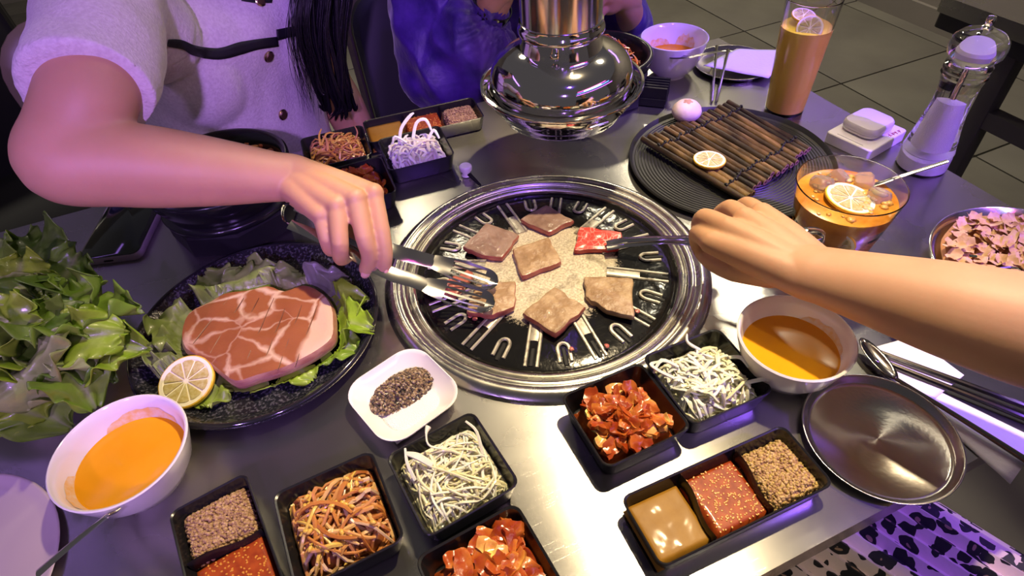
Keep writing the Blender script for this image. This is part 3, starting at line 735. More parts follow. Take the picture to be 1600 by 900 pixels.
for i in range(210):
    o = bpy.data.objects.new('flake', random.choice(fm)); COL.objects.link(o); o.parent = t
    a, r = rnd(0, 2 * PI), .085 * math.sqrt(rnd(0, 1))
    o.location = (r * math.cos(a), r * math.sin(a), .0125 + rnd(0, .004)); o.rotation_euler = (rnd(-.35, .35), rnd(-.35, .35), rnd(0, 6.3))
for i in range(7):
    m = MB(); a = rnd(0, 6.3); r = rnd(.02, .075); m.box((r * math.cos(a), r * math.sin(a), .0165), (.007, .003, .001), a); part('seaweed_shred', m, mat('seaweed', (.01, .025, .012), .4) if i == 0 else bpy.data.materials['seaweed'], t)
m = MB(); R = .104; m.lathe([(0, .002), (R - .012, .002), (R - .005, .006), (R - .0015, .016), (R, .0165), (R + .0012, .0155), (R - .003, .005), (R - .01, 0), (0, 0)], 72)
single('round_pan', m, STEEL, 'thin-rimmed steel dish under the pancake at the right edge', 'dish', T(.468, -.255, .0), angle=60)

# ------------------------------------------------------------------ black ribbed plate with bamboo mat
px_, py_ = .323, .078
prof = [(0, .004)]
for i in range(27):
    r = .012 + i * .0044
    prof += [(r, .0036), (r + .0012, .0048), (r + .0024, .0048), (r + .0036, .0036)]
prof += [(.133, .0045), (.136, .009), (.1372, .0102), (.1382, .0095), (.137, .005), (.13, 0), (0, 0)]
m = MB(); m.lathe(prof, 96)
single('ribbed_plate', m, mat('ribbed_black', (.016, .017, .016), .42, bump=(40, .05)), 'round black ribbed serving plate under the bamboo mat', 'plate', T(px_, py_), 0, angle=25)
A1, A2 = P(1140, 163, .013), P(1265, 236, .013); B1, B2 = P(1006, 220, .013), P(1160, 313, .013)
t = thing('bamboo_mat', 'dark brown bamboo stick mat tied with black cord on the ribbed plate', 'mat', V(((A1 + B2) / 2).xy.to_3d()) + V((0, 0, TZ + .0105)))
BAM = [mat('bamboo_%d' % i, c, .33, c2=c2, nscale=22, nstretch=(3, 1, 3), nr=(.4, .7), ndetail=6, bump=(60, .3, (3, .6, 3)), coat=.15) for i, (c, c2) in enumerate([((.022, .013, .006), (.16, .095, .032)), ((.015, .01, .005), (.07, .043, .016)), ((.045, .027, .008), (.26, .16, .05)), ((.014, .01, .006), (.05, .034, .014))])]
BEND = mat('bamboo_end', (.35, .2, .12), .7)
random.seed(8); NS = 17; cordpts = {.17: [], .83: []}
for i in range(NS):
    u = i / (NS - 1)
    a = A1.lerp(B1, u) + V((rnd(-.001, .001), rnd(-.005, .004), 0)); b = A2.lerp(B2, u) + V((rnd(-.001, .001), rnd(-.004, .004), 0))
    r = rnd(.0043, .0049)
    a.z = b.z = TZ + .0105 + r + (.0 if i != 5 else 0)
    pts = [a.lerp(b, k / 8) + V((rnd(-.0004, .0004), 0, rnd(-.0002, .0003))) for k in range(9)]
    m = MB(); kn = rnd(.2, .8)
    d = (b - a).normalized()
    m.tube(pts, [r * (1 + (.07 if abs(k / 8 - kn) < .07 else 0)) for k in range(9)], 10)
    o = wpart('bamboo_stick', m, BAM[(i * 7 + i // 3) % 4], t)
    for q, s_ in ((a, -1), (b, 1)):
        m = MB(); m.lathe([(r * .9, 0), (r * .9, .0004), (r * .45, .0004), (r * .4, -.001), (0, -.001)], 10, q + d * s_ * .0002, d * s_); wpart('cut_end', m, BEND, o)
    for k in cordpts: cordpts[k].append((a.lerp(b, k), r))
CORD = mat('black_cord', (.008, .008, .009), .7)
for k, lst in cordpts.items():
    for ph in (0, 1):
        pts = []
        for i, (q, r) in enumerate(lst):
            s_ = 1 if (i + ph) % 2 else -1
            pts.append(q + V((0, .0012 if ph else -.0012, s_ * (r + .0009))))
            if i < len(lst) - 1: pts.append(q.lerp(lst[i + 1][0], .5))
        m = MB(); pp = spline(pts, None, 3); m.tube(pp, .0012, 6); wpart('cord', m, CORD, t)
    for i, (q, r) in enumerate(lst):
        m = MB(); m.tube([q + V((.0, -.0022, r + .001)), q + V((.0012, 0, r + .0018)), q + V((0, .0022, r + .001))], .0014, 6); wpart('cord_knot', m, CORD, t)
def lemon(label, c, R, nrm, spin=0.0, thick=.005, nseg=9):
    t = thing('lemon_slice', label, 'lemon slice', c)
    t.rotation_euler = V(nrm).to_track_quat('Z', 'Y').to_euler()
    m = MB(); m.lathe([(R * .95, 0), (R * .99, thick * .15), (R, thick * .5), (R * .99, thick * .85), (R * .95, thick)], 40); part('rind', m, YELLOWRIND, t)
    m = MB(); m.lathe([(0, .0002), (R * .955, .0002), (R * .96, thick * .5), (R * .955, thick * .98), (R * .83, thick * .96), (R * .8, thick * .8), (0, thick * .8)], 40); part('pith', m, PITH, t)
    for i in range(nseg):
        a0, a1 = spin + 2 * PI * (i + .07) / nseg, spin + 2 * PI * (i + .93) / nseg
        am = (a0 + a1) / 2
        ol = [V((math.cos(am), math.sin(am), 0)) * R * .1]
        ol += [V((math.cos(a0 + (a1 - a0) * k / 5), math.sin(a0 + (a1 - a0) * k / 5), 0)) * R * .8 * (1 if 0 < k < 5 else .96) for k in range(6)]
        m = MB(); m.slab(ol, thick * .75, thick * .27, 2, .0001, .0001, i, slope=1); part('pulp_segment', m, PULP, t, 30)
    return t
lemon('small lemon slice lying on the bamboo mat', P(1108, 252, .0212), .0215, (.03, .02, 1), .4, .004)
# star-cut mushroom
c = P(1071, 186, .011)
t = thing('mushroom', 'whitish mushroom cap with a star cut, on the edge of the ribbed plate', 'mushroom', c)
MUSH = mat('mushroom_skin', (.66, .5, .46), .5, c2=(.74, .62, .58), nscale=60, bump=(120, .15), sss=.1)
m = MB(); m.lathe([(0, .002), (.012, .001), (.018, .004), (.0215, .01), (.0218, .014), (.02, .02), (.015, .0255), (.008, .0285), (0, .0295)], 36); part('cap', m, MUSH, t, 0)
CUTM = mat('mushroom_cut', (.45, .24, .16), .6)
for i in range(5):
    a = i * 2 * PI / 5 + .5; m = MB(); pts = []
    for k in range(6):
        q = k / 5 * .0165; zz = .0297 - 32 * q * q * (1 + q * 12); pts.append(V((q * math.cos(a), q * math.sin(a), zz)))
    m.tube(pts, [(.0024, .0007), (.0028, .0008), (.0024, .0008), (.0018, .0008), (.001, .0006), (.0003, .0003)], 6, up=(0, 0, 1)); part('star_cut', m, CUTM, t)

# ------------------------------------------------------------------ drinks
def glass_shell(m, outer, inner): m.lathe(outer + inner, 64)
LEMONADE = mat('cloudy_lemonade', (.95, .7, .09), .25)
FOAM = mat('pulpy_foam', (.7, .55, .28), .4, c2=(.62, .42, .14), nscale=90, bump=(120, .4), sss=.3)
gx, gy = .4825, .1525
t = thing('tall_glass', 'tall clear glass of cloudy lemonade at the far right', 'glass', T(gx, gy))
H, r0, r1 = .168, .0275, .037
m = MB(); m.lathe([(0, .0), (r0 - .002, 0), (r0, .002), (r0 + (r1 - r0) * .5, H * .5), (r1, H), (r1 - .0008, H + .0006), (r1 - .0016, H), (r0 + (r1 - r0) * .5 - .0019, H * .5), (r0 - .0022, .008), (r0 - .006, .0055), (0, .005)], 64, sup=.001); part('glass_wall', m, GLASS, t, 60)
LV = .13
m = MB(); m.lathe([(0, .0042), (r0 - .006, .0045), (r0 - .0012, .007), (r0 + (r1 - r0) * LV / H - .0008, LV), (r0 + (r1 - r0) * LV / H - .004, LV + .0004), (0, LV)], 56); lq = single('lemonade', m, LEMONADE, 'cloudy yellow lemonade filling the tall glass', 'drink', T(gx, gy), angle=50)
cdir = V((CC.x - gx, CC.y - gy, 0)).normalized(); cs = V((-cdir.y, cdir.x, 0))
ax = (cdir * .8 + V((0, 0, .6))).normalized()
lemon('lemon slice against the wall of the tall glass', T(gx, gy, .134) + cdir * .02 + cs * .004, .0175, (cdir * .8 + V((0, 0, .6))), .2, .003)
lemon('lemon slice floating at the top of the tall glass', T(gx, gy, .139) - cdir * .006 + cs * (-.008), .017, (cdir * .3 + V((.2, 0, .95))), .5, .003)
ICE = mat('ice', (.95, .93, .9), .08, trans=.85, ior=1.31)
def ice(label, c, s_, rot, seed):
    random.seed(seed); m = MB(); m.rr([(s_ * .8, s_ * .8, -s_ * .5, s_ * .2), (s_, s_, -s_ * .3, s_ * .25), (s_, s_, s_ * .3, s_ * .25), (s_ * .8, s_ * .8, s_ * .5, s_ * .2)], 3)
    o = single('ice_cube', m, ICE, label, 'ice cube', c, rot[2]); o.rotation_euler = rot
ice('ice cube at the top of the tall lemonade glass, near side', T(gx, gy, .124) + cs * .014, .018, (.4, .2, .5), 1)
ice('ice cube at the top of the tall lemonade glass, far side', T(gx, gy, .126) - cdir * .014 - cs * .012, .015, (.2, .5, 1.2), 2)

tx, ty = .315, -.115
TEA = mat('iced_tea', (.46, .16, .012), .12, c2=(.72, .36, .05), nscale=38)
t = thing('tumbler', 'wide clear tumbler of amber iced lemon tea behind the right hand', 'glass', T(tx, ty))
H, r0, r1 = .088, .041, .0565
m = MB(); m.lathe([(0, .0), (r0 - .003, 0), (r0, .003), (r0 + (r1 - r0) * .5, H * .5), (r1, H), (r1 - .0009, H + .0008), (r1 - .0013, H), (r0 + (r1 - r0) * .5 - .0015, H * .5), (r0 - .0018, .012), (r0 - .008, .0095), (0, .009)], 72, sup=.0008); part('glass_wall', m, GLASS, t, 60)
LV = .071
m = MB(); m.lathe([(0, .0098), (r0 - .008, .0102), (r0 - .001, .0125), (r0 + (r1 - r0) * LV / H - .0007, LV), (r0 + (r1 - r0) * LV / H - .007, LV + .0006), (0, LV)], 64); single('iced_tea', m, TEA, 'amber iced tea filling the wide tumbler', 'drink', T(tx, ty), angle=50)
cdir = V((CC.x - tx, CC.y - ty, 0)).normalized(); cs = V((-cdir.y, cdir.x, 0))
lemon('lemon slice floating on the iced tea', T(tx, ty, LV + .0005) + cdir * .006 + cs * .004, .027, (.12, -.1, 1), .3, .004)
lemon('lemon slice seen low through the wall of the iced tea tumbler', T(tx, ty, .038) + cdir * .0405 + cs * .006, .022, (cdir * .96 + V((0, 0, -.2))), .3, .003)
random.seed(6)
for i, (u, v_, z_, s_) in enumerate([(-.028, -.006, .071, .022), (.03, -.012, .07, .021), (.012, -.034, .071, .02), (-.016, -.03, .07, .019)]):
    ice(['ice cube left of the lemon in the iced tea', 'ice cube right of the lemon in the iced tea', 'ice cube behind the lemon in the iced tea', 'ice cube at the far left of the iced tea'][i], T(tx, ty, z_) + cs * u + cdir * v_, s_, (rnd(-.4, .4), rnd(-.4, .4), rnd(0, 3)), i)
m = MB(); random.seed(14)
for i in range(34):
    a, r = rnd(0, 6.3), rnd(.02, .049); m.c = random.choice([(1, 1, 1), (.8, .6, .25), (.9, .75, .4)])
    chunk(m, (r * math.cos(a), r * math.sin(a), LV + .001), rnd(.002, .006), i, .4)
stuff('fruit_pulp', m, mat('fruit_pulp', (.78, .56, .22), .3, tone=True, coat=.4, sss=.2), 'floating fruit pulp and foam on the iced tea', 'pulp', T(tx, ty), 0, 0)
a, b = P(1362, 290, .072), P(1480, 252, .1)
m = MB(); m.tube([a, a.lerp(b, .12), a.lerp(b, .5), b], [(.004, .0012), (.0045, .0014), (.003, .0016), (.0034, .0016)], 8, up=(-.6, .5, .6))
single('stirring_spoon', m, STEEL, 'steel stirring spoon handle leaning out of the iced tea', 'spoon', a, world=True)

# ------------------------------------------------------------------ salt mill
mx_, my_ = .535, -.05
t = thing('salt_mill', 'tall clear acrylic salt mill with ball top on the right side', 'mill', T(mx_, my_))
m = MB(); m.lathe([(0, 0), (.029, 0), (.0305, .002), (.0305, .022), (.029, .024), (.029, .027), (.0305, .029), (.029, .036), (.025, .06), (.0215, .085), (.0205, .1), (.0215, .115), (.024, .128), (.0258, .131), (.0245, .134), (.0258, .137), (.0245, .14), (.0255, .143), (.022, .145), (0, .145)], 48, sup=.0008); part('mill_body', m, ACRYL, t, 50)
m = MB(); m.lathe([(0, .032), (.0165, .0322), (.0155, .045), (.0138, .07), (.0118, .09), (.0112, .0965), (.009, .0985), (.004, .101), (0, .1012)], 40); part('salt_fill', m, mat('mill_salt', (.8, .76, .8), .7, bump=(700, .5)), t)
m = MB(); m.lathe([(0, .003), (.026, .0032), (.0265, .02), (.022, .0225), (0, .023)], 40); part('base_salt', m, bpy.data.materials['mill_salt'], t)
m = MB(); m.lathe([(.0022, .098), (.0022, .15), (0, .15)], 12); part('spindle', m, STEEL, t)
m = MB(); m.lathe([(0, .1455), (.02, .1455), (.0235, .149), (.029, .156), (.0305, .164), (.0285, .173), (.022, .1795), (.012, .1825), (.007, .184), (0, .184)], 48); part('ball_top', m, ACRYL, t, 60)
m = MB(); m.lathe([(0, .154), (.0125, .154), (.0145, .158), (.0135, .161), (0, .162)], 36); part('top_salt', m, mat('frosted_core', (.72, .68, .75), .4), t)
m = MB(); m.lathe([(.006, .184), (.0062, .187), (.004, .1885), (.0045, .192), (.0052, .195), (.004, .1985), (0, .1995)], 16); part('top_nut', m, CHROME, t)

# ------------------------------------------------------------------ carton and earbud case
t = thing('white_carton', 'flat white carton with small red print beside the salt mill', 'carton', T(.5185, .0315), math.radians(11))
CARD = mat('white_card', (.78, .75, .78), .35)
m = MB(); m.rr([(.084, .066, 0, .004), (.086, .068, .001, .005), (.086, .068, .0155, .005), (.084, .066, .0165, .004)], 4); part('box', m, CARD, t)
REDP = mat('red_print', (.4, .01, .015), .5); GREYP = mat('grey_print', (.2, .18, .24), .6)
random.seed(2)
for i in range(4):
    for k in range(3):
        m = MB(); m.box((.012 + i * .0062 + rnd(-.001, .001), -.0275 + rnd(-.002, .002), .01665), (.0045 if k else .001, .0009 if k else .0055, .0003), rnd(-.25, .25)); part('printed_stroke', m, REDP, t)
for i in range(22):
    m = MB(); m.box((-.037, .02 - i * .0018, .01665), (.0011, rnd(.0007, .0013), .0002)); part('printed_letter', m, GREYP, t)
t = thing('earbud_case', 'rounded white earbud case lying on the white carton', 'case', T(.522, .036, .0167), math.radians(9))
m = MB(); m.rr([(.05, .044, 0, .012), (.056, .05, .002, .014), (.0575, .0515, .0055, .0145)], 6); part('case_base', m, mat('case_plastic', (.7, .66, .7), .22, coat=.3), t)
m = MB(); m.rr([(.0575, .0515, .006, .0145), (.058, .052, .009, .0145), (.057, .051, .013, .014), (.053, .047, .0152, .012), (.03, .026, .0162, .008)], 6); part('case_lid', m, bpy.data.materials['case_plastic'], t)

# ------------------------------------------------------------------ phone
t = thing('phone', 'black smartphone in a clear bumper on the left table edge', 'phone', T(-.465, .342), math.radians(-17))
m = MB(); m.rr([(.078, .156, 0, .011), (.0805, .1585, .002, .0125), (.0805, .1585, .0085, .0125), (.079, .157, .0095, .012), (.076, .154, .0093, .011)], 6); part('bumper', m, mat('clear_bumper', (.35, .3, .32), .15, trans=.4), t)
m = MB(); m.rr([(.0755, .1535, .0088, .0105), (.0755, .1535, .0098, .0105), (.0745, .1525, .0101, .01)], 6); part('screen', m, mat('phone_glass', (.004, .008, .006), .06, coat=.5), t)
m = MB(); m.rr([(.012, .003, 0, .0014), (.012, .003, .0006, .0014)], 3); m.v = [V((q.x, -.0793 - q.z, .005 + q.y * .8)) for q in m.v]; part('charging_port', m, BLACKMATT, t)

# ------------------------------------------------------------------ pepper dish
t = thing('square_dish', 'rounded square white dish of peppercorns and salt beside the grill', 'dish', T(-.205, -.109), math.radians(17.5))
m = MB(); S = .0895
m.rr([(S * .5, S * .5, 0, S * .2), (S * .56, S * .56, .002, S * .2), (S * .8, S * .8, .009, S * .25), (S, S, .0185, S * .27), (S, S, .0198, S * .27), (S * .98, S * .98, .02, S * .265), (S * .93, S * .93, .017, S * .26), (S * .74, S * .74, .0095, S * .24), (S * .56, S * .56, .0045, S * .2), (S * .3, S * .3, .0038, S * .12)], 8); part('dish_body', m, PORC, t, 60)
m = MB(); mound(m, .062, .036, .0038, .0075, 31, 50, .0008, 20, 1.2); m.v = [q + V((-.002, -.016, 0)) for q in m.v]
stuff('salt_heap', m, SALT, 'low white heap of salt in the square dish', 'salt', t.location, t.rotation_euler.z, 0)
m = MB(); random.seed(12); PT = [(.16, .1, .06), (.1, .065, .045), (.24, .16, .09), (.4, .31, .2), (.07, .05, .04), (.3, .2, .1)]
for i in range(900):
    a, q = rnd(0, 2 * PI), math.sqrt(rnd(0, 1)); x, y = .034 * q * math.cos(a) + .003, .0215 * q * math.sin(a) + .009
    z_ = .0062 + .0115 * (1 - q * q) * rnd(.75, 1.05) + .003 * q * q
    m.c = random.choice(PT); r = rnd(.0012, .0019)
    if random.random() < .72: m.ball((x, y, z_), r, 7, 5)
    else: chunk(m, (x, y, z_), r * .8, i)
stuff('peppercorns', m, mat('peppercorn', (.95, .95, .95), .6, tone=True, bump=(600, .5)), 'heap of whole and cracked black peppercorns in the square dish', 'peppercorns', t.location, t.rotation_euler.z, 0)
# ------------------------------------------------------------------ lettuce
LEAF = mat('lettuce_leaf', (.95, .95, .95), .38, tone=True, coat=.15, bump=(70, .5), bdist=.0025, c2=(.72, .78, .62), nscale=45)
b_ = LEAF.node_tree.nodes['Principled BSDF']
tr = LEAF.node_tree.nodes.new('ShaderNodeBsdfTranslucent'); ms = LEAF.node_tree.nodes.new('ShaderNodeMixShader'); ms.inputs[0].default_value = .22
LEAF.node_tree.links.new(b_.inputs['Base Color'].links[0].from_socket, tr.inputs[0])
LEAF.node_tree.links.new(b_.outputs[0], ms.inputs[1]); LEAF.node_tree.links.new(tr.outputs[0], ms.inputs[2])
LEAF.node_tree.links.new(ms.outputs[0], LEAF.node_tree.nodes['Material Output'].inputs[0])
def leaf(parent, base, tip, width, arch, seed, tone=(.3, .45, .06), rib=(.5, .6, .3), roll=0.0, ruff=1.0, droop=0.0, zmin=None, cap=None):
    random.seed(seed)
    base, tip = V(base), V(tip); d = tip - base; L = d.length; d.normalize()
    s_ = d.cross(V((0, 0, 1))).normalized(); u = s_.cross(d)
    R = Matrix.Rotation(roll, 3, d); s_ = R @ s_; u = R @ u
    f1, f2, p1, p2 = rnd(9, 13), rnd(17, 24), rnd(0, 6), rnd(0, 6); f3 = rnd(34, 44)
    NU, NV = 25, 60; m = MB(); vs = []; cols = []
    for j in range(NV):
        v = j / (NV - 1)
        wv = width * .5 * (math.sin(PI * min(1, .12 + v * .8)) ** .7) * (1 if v < .85 else 1 - .55 * ((v - .85) / .15) ** 2)
        for i in range(NU):
            x = i / (NU - 1) * 2 - 1; ax_ = abs(x)
            rf = ruff * width * .095 * (ax_ ** 2.2 + max(0, v - .75) * 1.6)
            h = arch * math.sin(PI * v) - droop * v * v
            h += rf * (math.sin(f1 * v + p1 + (1.7 if x > 0 else 0)) + .75 * math.sin(f2 * v + p2 + x * 2) + .5 * ax_ ** 3 * math.sin(f3 * v + p1 * 3 + x * 4))
            h += width * .12 * (ax_ ** 1.5) + width * .05 * mnoise.noise(V((x * 2.2 + seed, v * 4, seed * .7)))
            sx = x * wv * (1 + .12 * math.sin(f2 * v * .8 + p1) + .04 * math.sin(f3 * v + p2 + (2 if x > 0 else 0))); lv = v * L + .02 * L * math.sin(f1 * x + p2) * v
            q = base + d * lv + s_ * sx + u * h
            q.z = max(q.z, (TZ + .004) if zmin is None else zmin)
            if cap: q = cap(q)
            vs.append(q)
            k = max(0.0, 1 - ax_ * (3.2 + 5 * v)) * (1 - v * .6) + .3 * max(0, .35 - v) + .25 * max(0.0, mnoise.noise(V((x * 3 + seed, v * 5, 2)))) * (1 - ax_)
            k = min(1, k)
            g = .8 + .35 * mnoise.noise(V((x * 2 + seed * 3, v * 3, 5)))
            cols.append(tuple((tone[c] * (1 - k) + rib[c] * k) * g for c in range(3)))
    m.add(vs, [(j * NU + i, j * NU + i + 1, (j + 1) * NU + i + 1, (j + 1) * NU + i) for j in range(NV - 1) for i in range(NU - 1)])
    m.col = cols
    o = wpart('leaf', m, LEAF, parent, 0)
    md = o.modifiers.new('thick', 'SOLIDIFY'); md.thickness = .0007
    return o
DG, MG, LG, PG = (.15, .3, .03), (.26, .46, .045), (.38, .6, .04), (.48, .6, .2)
RB = (.45, .5, .28)
bc = P(45, 560, .03)
lb = thing('lettuce_bunch', 'big ruffled pile of green lettuce leaves in the steel bowl at left', 'lettuce', V((bc.x, bc.y, TZ + .03)))
specs = [  # base px, tip px with heights, width, arch, tone
 ((40, 540, .06), (70, 362, .085), .085, .02, DG, .2), ((30, 520, .06), (5, 375, .10), .08, .02, MG, -.3), ((60, 540, .06), (125, 395, .10), .07, .012, DG, .5),
 ((60, 560, .06), (165, 440, .10), .08, .02, MG, .1), ((70, 560, .06), (222, 488, .085), .08, .022, MG, -.2), ((70, 570, .06), (236, 548, .065), .075, .024, LG, .3),
 ((60, 580, .06), (180, 600, .055), .08, .03, DG, -.2), ((55, 590, .06), (110, 668, .03), .085, .03, MG, .15), ((40, 590, .06), (40, 650, .055), .09, .03, DG, -.3),
 ((20, 580, .06), (-50, 620, .06), .09, .03, MG, .2), ((20, 560, .06), (-60, 480, .08), .09, .02, DG, 0),
 ((30, 520, .085), (60, 430, .125), .085, .02, PG, -.2), ((60, 530, .085), (120, 470, .115), .085, .02, DG, .4), ((50, 545, .09), (20, 470, .12), .08, .02, MG, .1),
 ((40, 560, .09), (140, 530, .10), .08, .028, MG, -.4), ((45, 570, .09), (90, 620, .075), .085, .03, PG, .2), ((50, 560, .095), (20, 600, .085), .08, .026, LG, .1),
 ((20, 530, .09), (75, 500, .125), .07, .02, LG, .6), ((80, 580, .07), (150, 640, .05), .07, .03, MG, -.3),
 ((30, 500, .09), (35, 400, .12), .06, .015, LG, .5), ((70, 540, .09), (110, 440, .115), .05, .015, MG, -.6), ((90, 550, .08), (200, 520, .09), .055, .02, LG, .5), ((60, 600, .07), (150, 585, .08), .055, .02, PG, -.5),
 ((30, 610, .07), (75, 655, .05), .06, .02, LG, .4), ((10, 560, .1), (0, 440, .125), .06, .015, MG, .4), ((60, 510, .1), (85, 430, .125), .05, .012, DG, -.7), ((20, 590, .085), (5, 640, .06), .06, .02, DG, .3)]
for i, (a, b, wd, arch, tn, roll) in enumerate(specs):
    leaf(lb, P(*a), P(*b), wd, arch, 200 + i, tn, RB, roll, 1.25)
cb = P(50, 575, 0)
m = MB(); R = .088
m.lathe([(0, .003), (.03, .003), (.033, 0), (.036, 0), (.05, .006), (.072, .024), (.083, .045), (R, .058), (R + .001, .0595), (R - .001, .06), (.081, .045), (.07, .026), (.048, .009), (0, .006)], 56)
single('steel_bowl', m, STEEL, 'steel bowl overflowing with lettuce at the left edge', 'bowl', V((cb.x, cb.y, TZ)), angle=60)

# ------------------------------------------------------------------ large black plate with pork steak
t0 = V((-.3245, .054, TZ)); R = .1335
SPECK = mat('speckled_black_glaze', (.011, .012, .017), .22, c2=(.1, .1, .115), nscale=330, nr=(.5, .68), ndetail=3, bump=(330, .25), coat=.3)
pl = thing('round_plate', 'large black speckled stoneware plate carrying the raw pork steak', 'plate', t0)
m = MB(); m.lathe([(0, .005), (R * .5, .005), (R * .83, .0055), (R * .87, .008), (R * .95, .017), (R * .975, .0185), (R * .99, .018), (R, .0155), (R * .99, .012), (R * .85, .002), (R * .8, 0), (0, 0)], 96); part('plate_body', m, SPECK, pl, 60)
m = MB(); m.lathe([(R * .962, .0181), (R * .976, .0192), (R * .992, .0185), (R * .999, .016)], 96); part('plate_rim', m, mat('glossy_black_rim', (.012, .012, .016), .12, coat=.5), pl, 60)
ctr = P(402, 520, .028)
opx = [(281, 520), (292, 488), (325, 470), (352, 456), (385, 452), (418, 445), (445, 453), (475, 444), (503, 455), (520, 478), (523, 505), (520, 528), (495, 548), (470, 562), (437, 576), (400, 587), (367, 596), (342, 580), (318, 560), (288, 545)]
ol = spline([P(*q, .029) for q in opx], None, 3, True)
ol = [V((q.x - ctr.x, q.y - ctr.y, 0)) for q in ol]
def under_steak(q):
    """leaves stay flat below the steak and the lemon slice"""
    x, y = q.x - ctr.x, q.y - ctr.y; a = math.atan2(y, x); r = math.hypot(x, y)
    R_ = min(ol, key=lambda p: abs((math.atan2(p.y, p.x) - a + PI) % (2 * PI) - PI)).length
    k = (r - R_ - .001) / .012
    if k < 1: q.z = min(q.z, TZ + .0095 + .012 * max(0, k))
    l = (q.xy - LEM.xy).length
    if l < .034: q.z = min(q.z, TZ + .0085)
    return q
LEM = P(294, 598, .0165)
lp = thing('lettuce_bed', 'green lettuce leaves spread on the black plate under the steak', 'lettuce', t0 + V((0, 0, .006)))
for i, (a, b, wd, arch, tn, roll) in enumerate([
 ((400, 500, .01), (318, 432, .02), .07, .010, (.3, .4, .1), .1), ((400, 490, .01), (385, 418, .022), .075, .012, (.32, .42, .12), -.1), ((430, 490, .01), (470, 425, .022), .07, .012, (.34, .42, .14), .1),
 ((430, 500, .012), (545, 435, .024), .06, .014, (.26, .26, .22), .2), ((350, 540, .01), (245, 500, .022), .07, .012, (.28, .36, .1), 0), ((340, 560, .01), (228, 555, .022), .065, .012, (.34, .42, .16), .1),  # first leaf of this row: shadow painted in as a grey tone
 ((450, 510, .01), (575, 470, .022), .065, .012, LG, .1), ((470, 520, .01), (583, 512, .02), .06, .012, LG, -.1), ((470, 530, .01), (560, 552, .012), .055, .012, (.3, .52, .04), .1),
 ((430, 550, .008), (490, 592, .01), .055, .008, LG, .0), ((380, 570, .008), (430, 605, .008), .045, .006, (.36, .5, .08), .1), ((340, 580, .008), (330, 638, .008), .05, .006, (.36, .5, .08), 0), ((300, 570, .01), (262, 600, .02), .06, .01, (.34, .4, .18), 0)]):
    leaf(lp, P(*a), P(*b), wd, arch, 300 + i, tn, (.5, .56, .26), roll, .75, zmin=TZ + .0065, cap=under_steak)

def meat_mat(name, mus, mus2, fat, vs=34, fatw=.12, rough=.3, rim=None):
    m = mat(name, mus, rough, coat=.12, bump=(110, .35), bdist=.0015, sss=.1)
    nt = m.node_tree; N = nt.nodes; L = nt.links; b = N['Principled BSDF']; tc = N.new('ShaderNodeTexCoord')
    n = N.new('ShaderNodeTexNoise'); n.inputs['Scale'].default_value = 22; n.inputs['Detail'].default_value = 4; L.new(tc.outputs['Object'], n.inputs['Vector'])
    mx = N.new('ShaderNodeMix'); mx.data_type = 'RGBA'; mx.inputs[6].default_value = (*mus, 1); mx.inputs[7].default_value = (*mus2, 1); L.new(n.outputs[0], mx.inputs[0])
    ad = N.new('ShaderNodeVectorMath'); ad.operation = 'MULTIPLY_ADD'; ad.inputs[1].default_value = (.03, .03, .03); L.new(n.outputs['Color'], ad.inputs[0]); L.new(tc.outputs['Object'], ad.inputs[2])
    v = N.new('ShaderNodeTexVoronoi'); v.feature = 'DISTANCE_TO_EDGE'; v.inputs['Scale'].default_value = vs; L.new(ad.outputs[0], v.inputs['Vector'])
    n3 = N.new('ShaderNodeTexNoise'); n3.inputs['Scale'].default_value = 18; L.new(tc.outputs['Object'], n3.inputs['Vector'])
    w_ = N.new('ShaderNodeMapRange'); w_.inputs[1].default_value = .35; w_.inputs[2].default_value = .68; w_.inputs[3].default_value = .0; w_.inputs[4].default_value = fatw; L.new(n3.outputs[0], w_.inputs[0])
    sb = N.new('ShaderNodeMath'); sb.operation = 'SUBTRACT'; L.new(w_.outputs[0], sb.inputs[0]); L.new(v.outputs['Distance'], sb.inputs[1])
    mr = N.new('ShaderNodeMapRange'); mr.inputs[1].default_value = -.025; mr.inputs[2].default_value = .06; L.new(sb.outputs[0], mr.inputs[0])
    m2 = N.new('ShaderNodeMix'); m2.data_type = 'RGBA'; L.new(mr.outputs[0], m2.inputs[0]); L.new(mx.outputs[2], m2.inputs[6]); m2.inputs[7].default_value = (*fat, 1)
    out = m2
    if rim:     # fat rim: stated in the steak's own frame
        sx = N.new('ShaderNodeSeparateXYZ'); L.new(ad.outputs[0], sx.inputs[0])
        a = N.new('ShaderNodeMath'); a.operation = 'MULTIPLY'; a.inputs[1].default_value = rim[0]; L.new(sx.outputs[0], a.inputs[0])
        c = N.new('ShaderNodeMath'); c.operation = 'MULTIPLY_ADD'; c.inputs[1].default_value = rim[1]; L.new(sx.outputs[1], c.inputs[0]); L.new(a.outputs[0], c.inputs[2])
        r2 = N.new('ShaderNodeMapRange'); r2.inputs[1].default_value = rim[2]; r2.inputs[2].default_value = rim[2] + .006; L.new(c.outputs[0], r2.inputs[0])
        m3 = N.new('ShaderNodeMix'); m3.data_type = 'RGBA'; L.new(r2.outputs[0], m3.inputs[0]); L.new(m2.outputs[2], m3.inputs[6]); m3.inputs[7].default_value = (*fat, 1); out = m3
    L.new(out.outputs[2], b.inputs['Base Color'])
    return m
PORK = meat_mat('raw_pork', (.2, .058, .02), (.36, .13, .05), (.62, .43, .3), 23, .085, .28, (.85, -.5, .06))
PORKS = mat('pork_side', (.5, .27, .18), .35, c2=(.36, .14, .09), nscale=50, nstretch=(1, 1, 4), coat=.3, bump=(90, .6))
st = thing('pork_steak', 'thick raw pork steak with white fat and scored top on lettuce', 'steak', V((ctr.x, ctr.y, TZ + .011)))
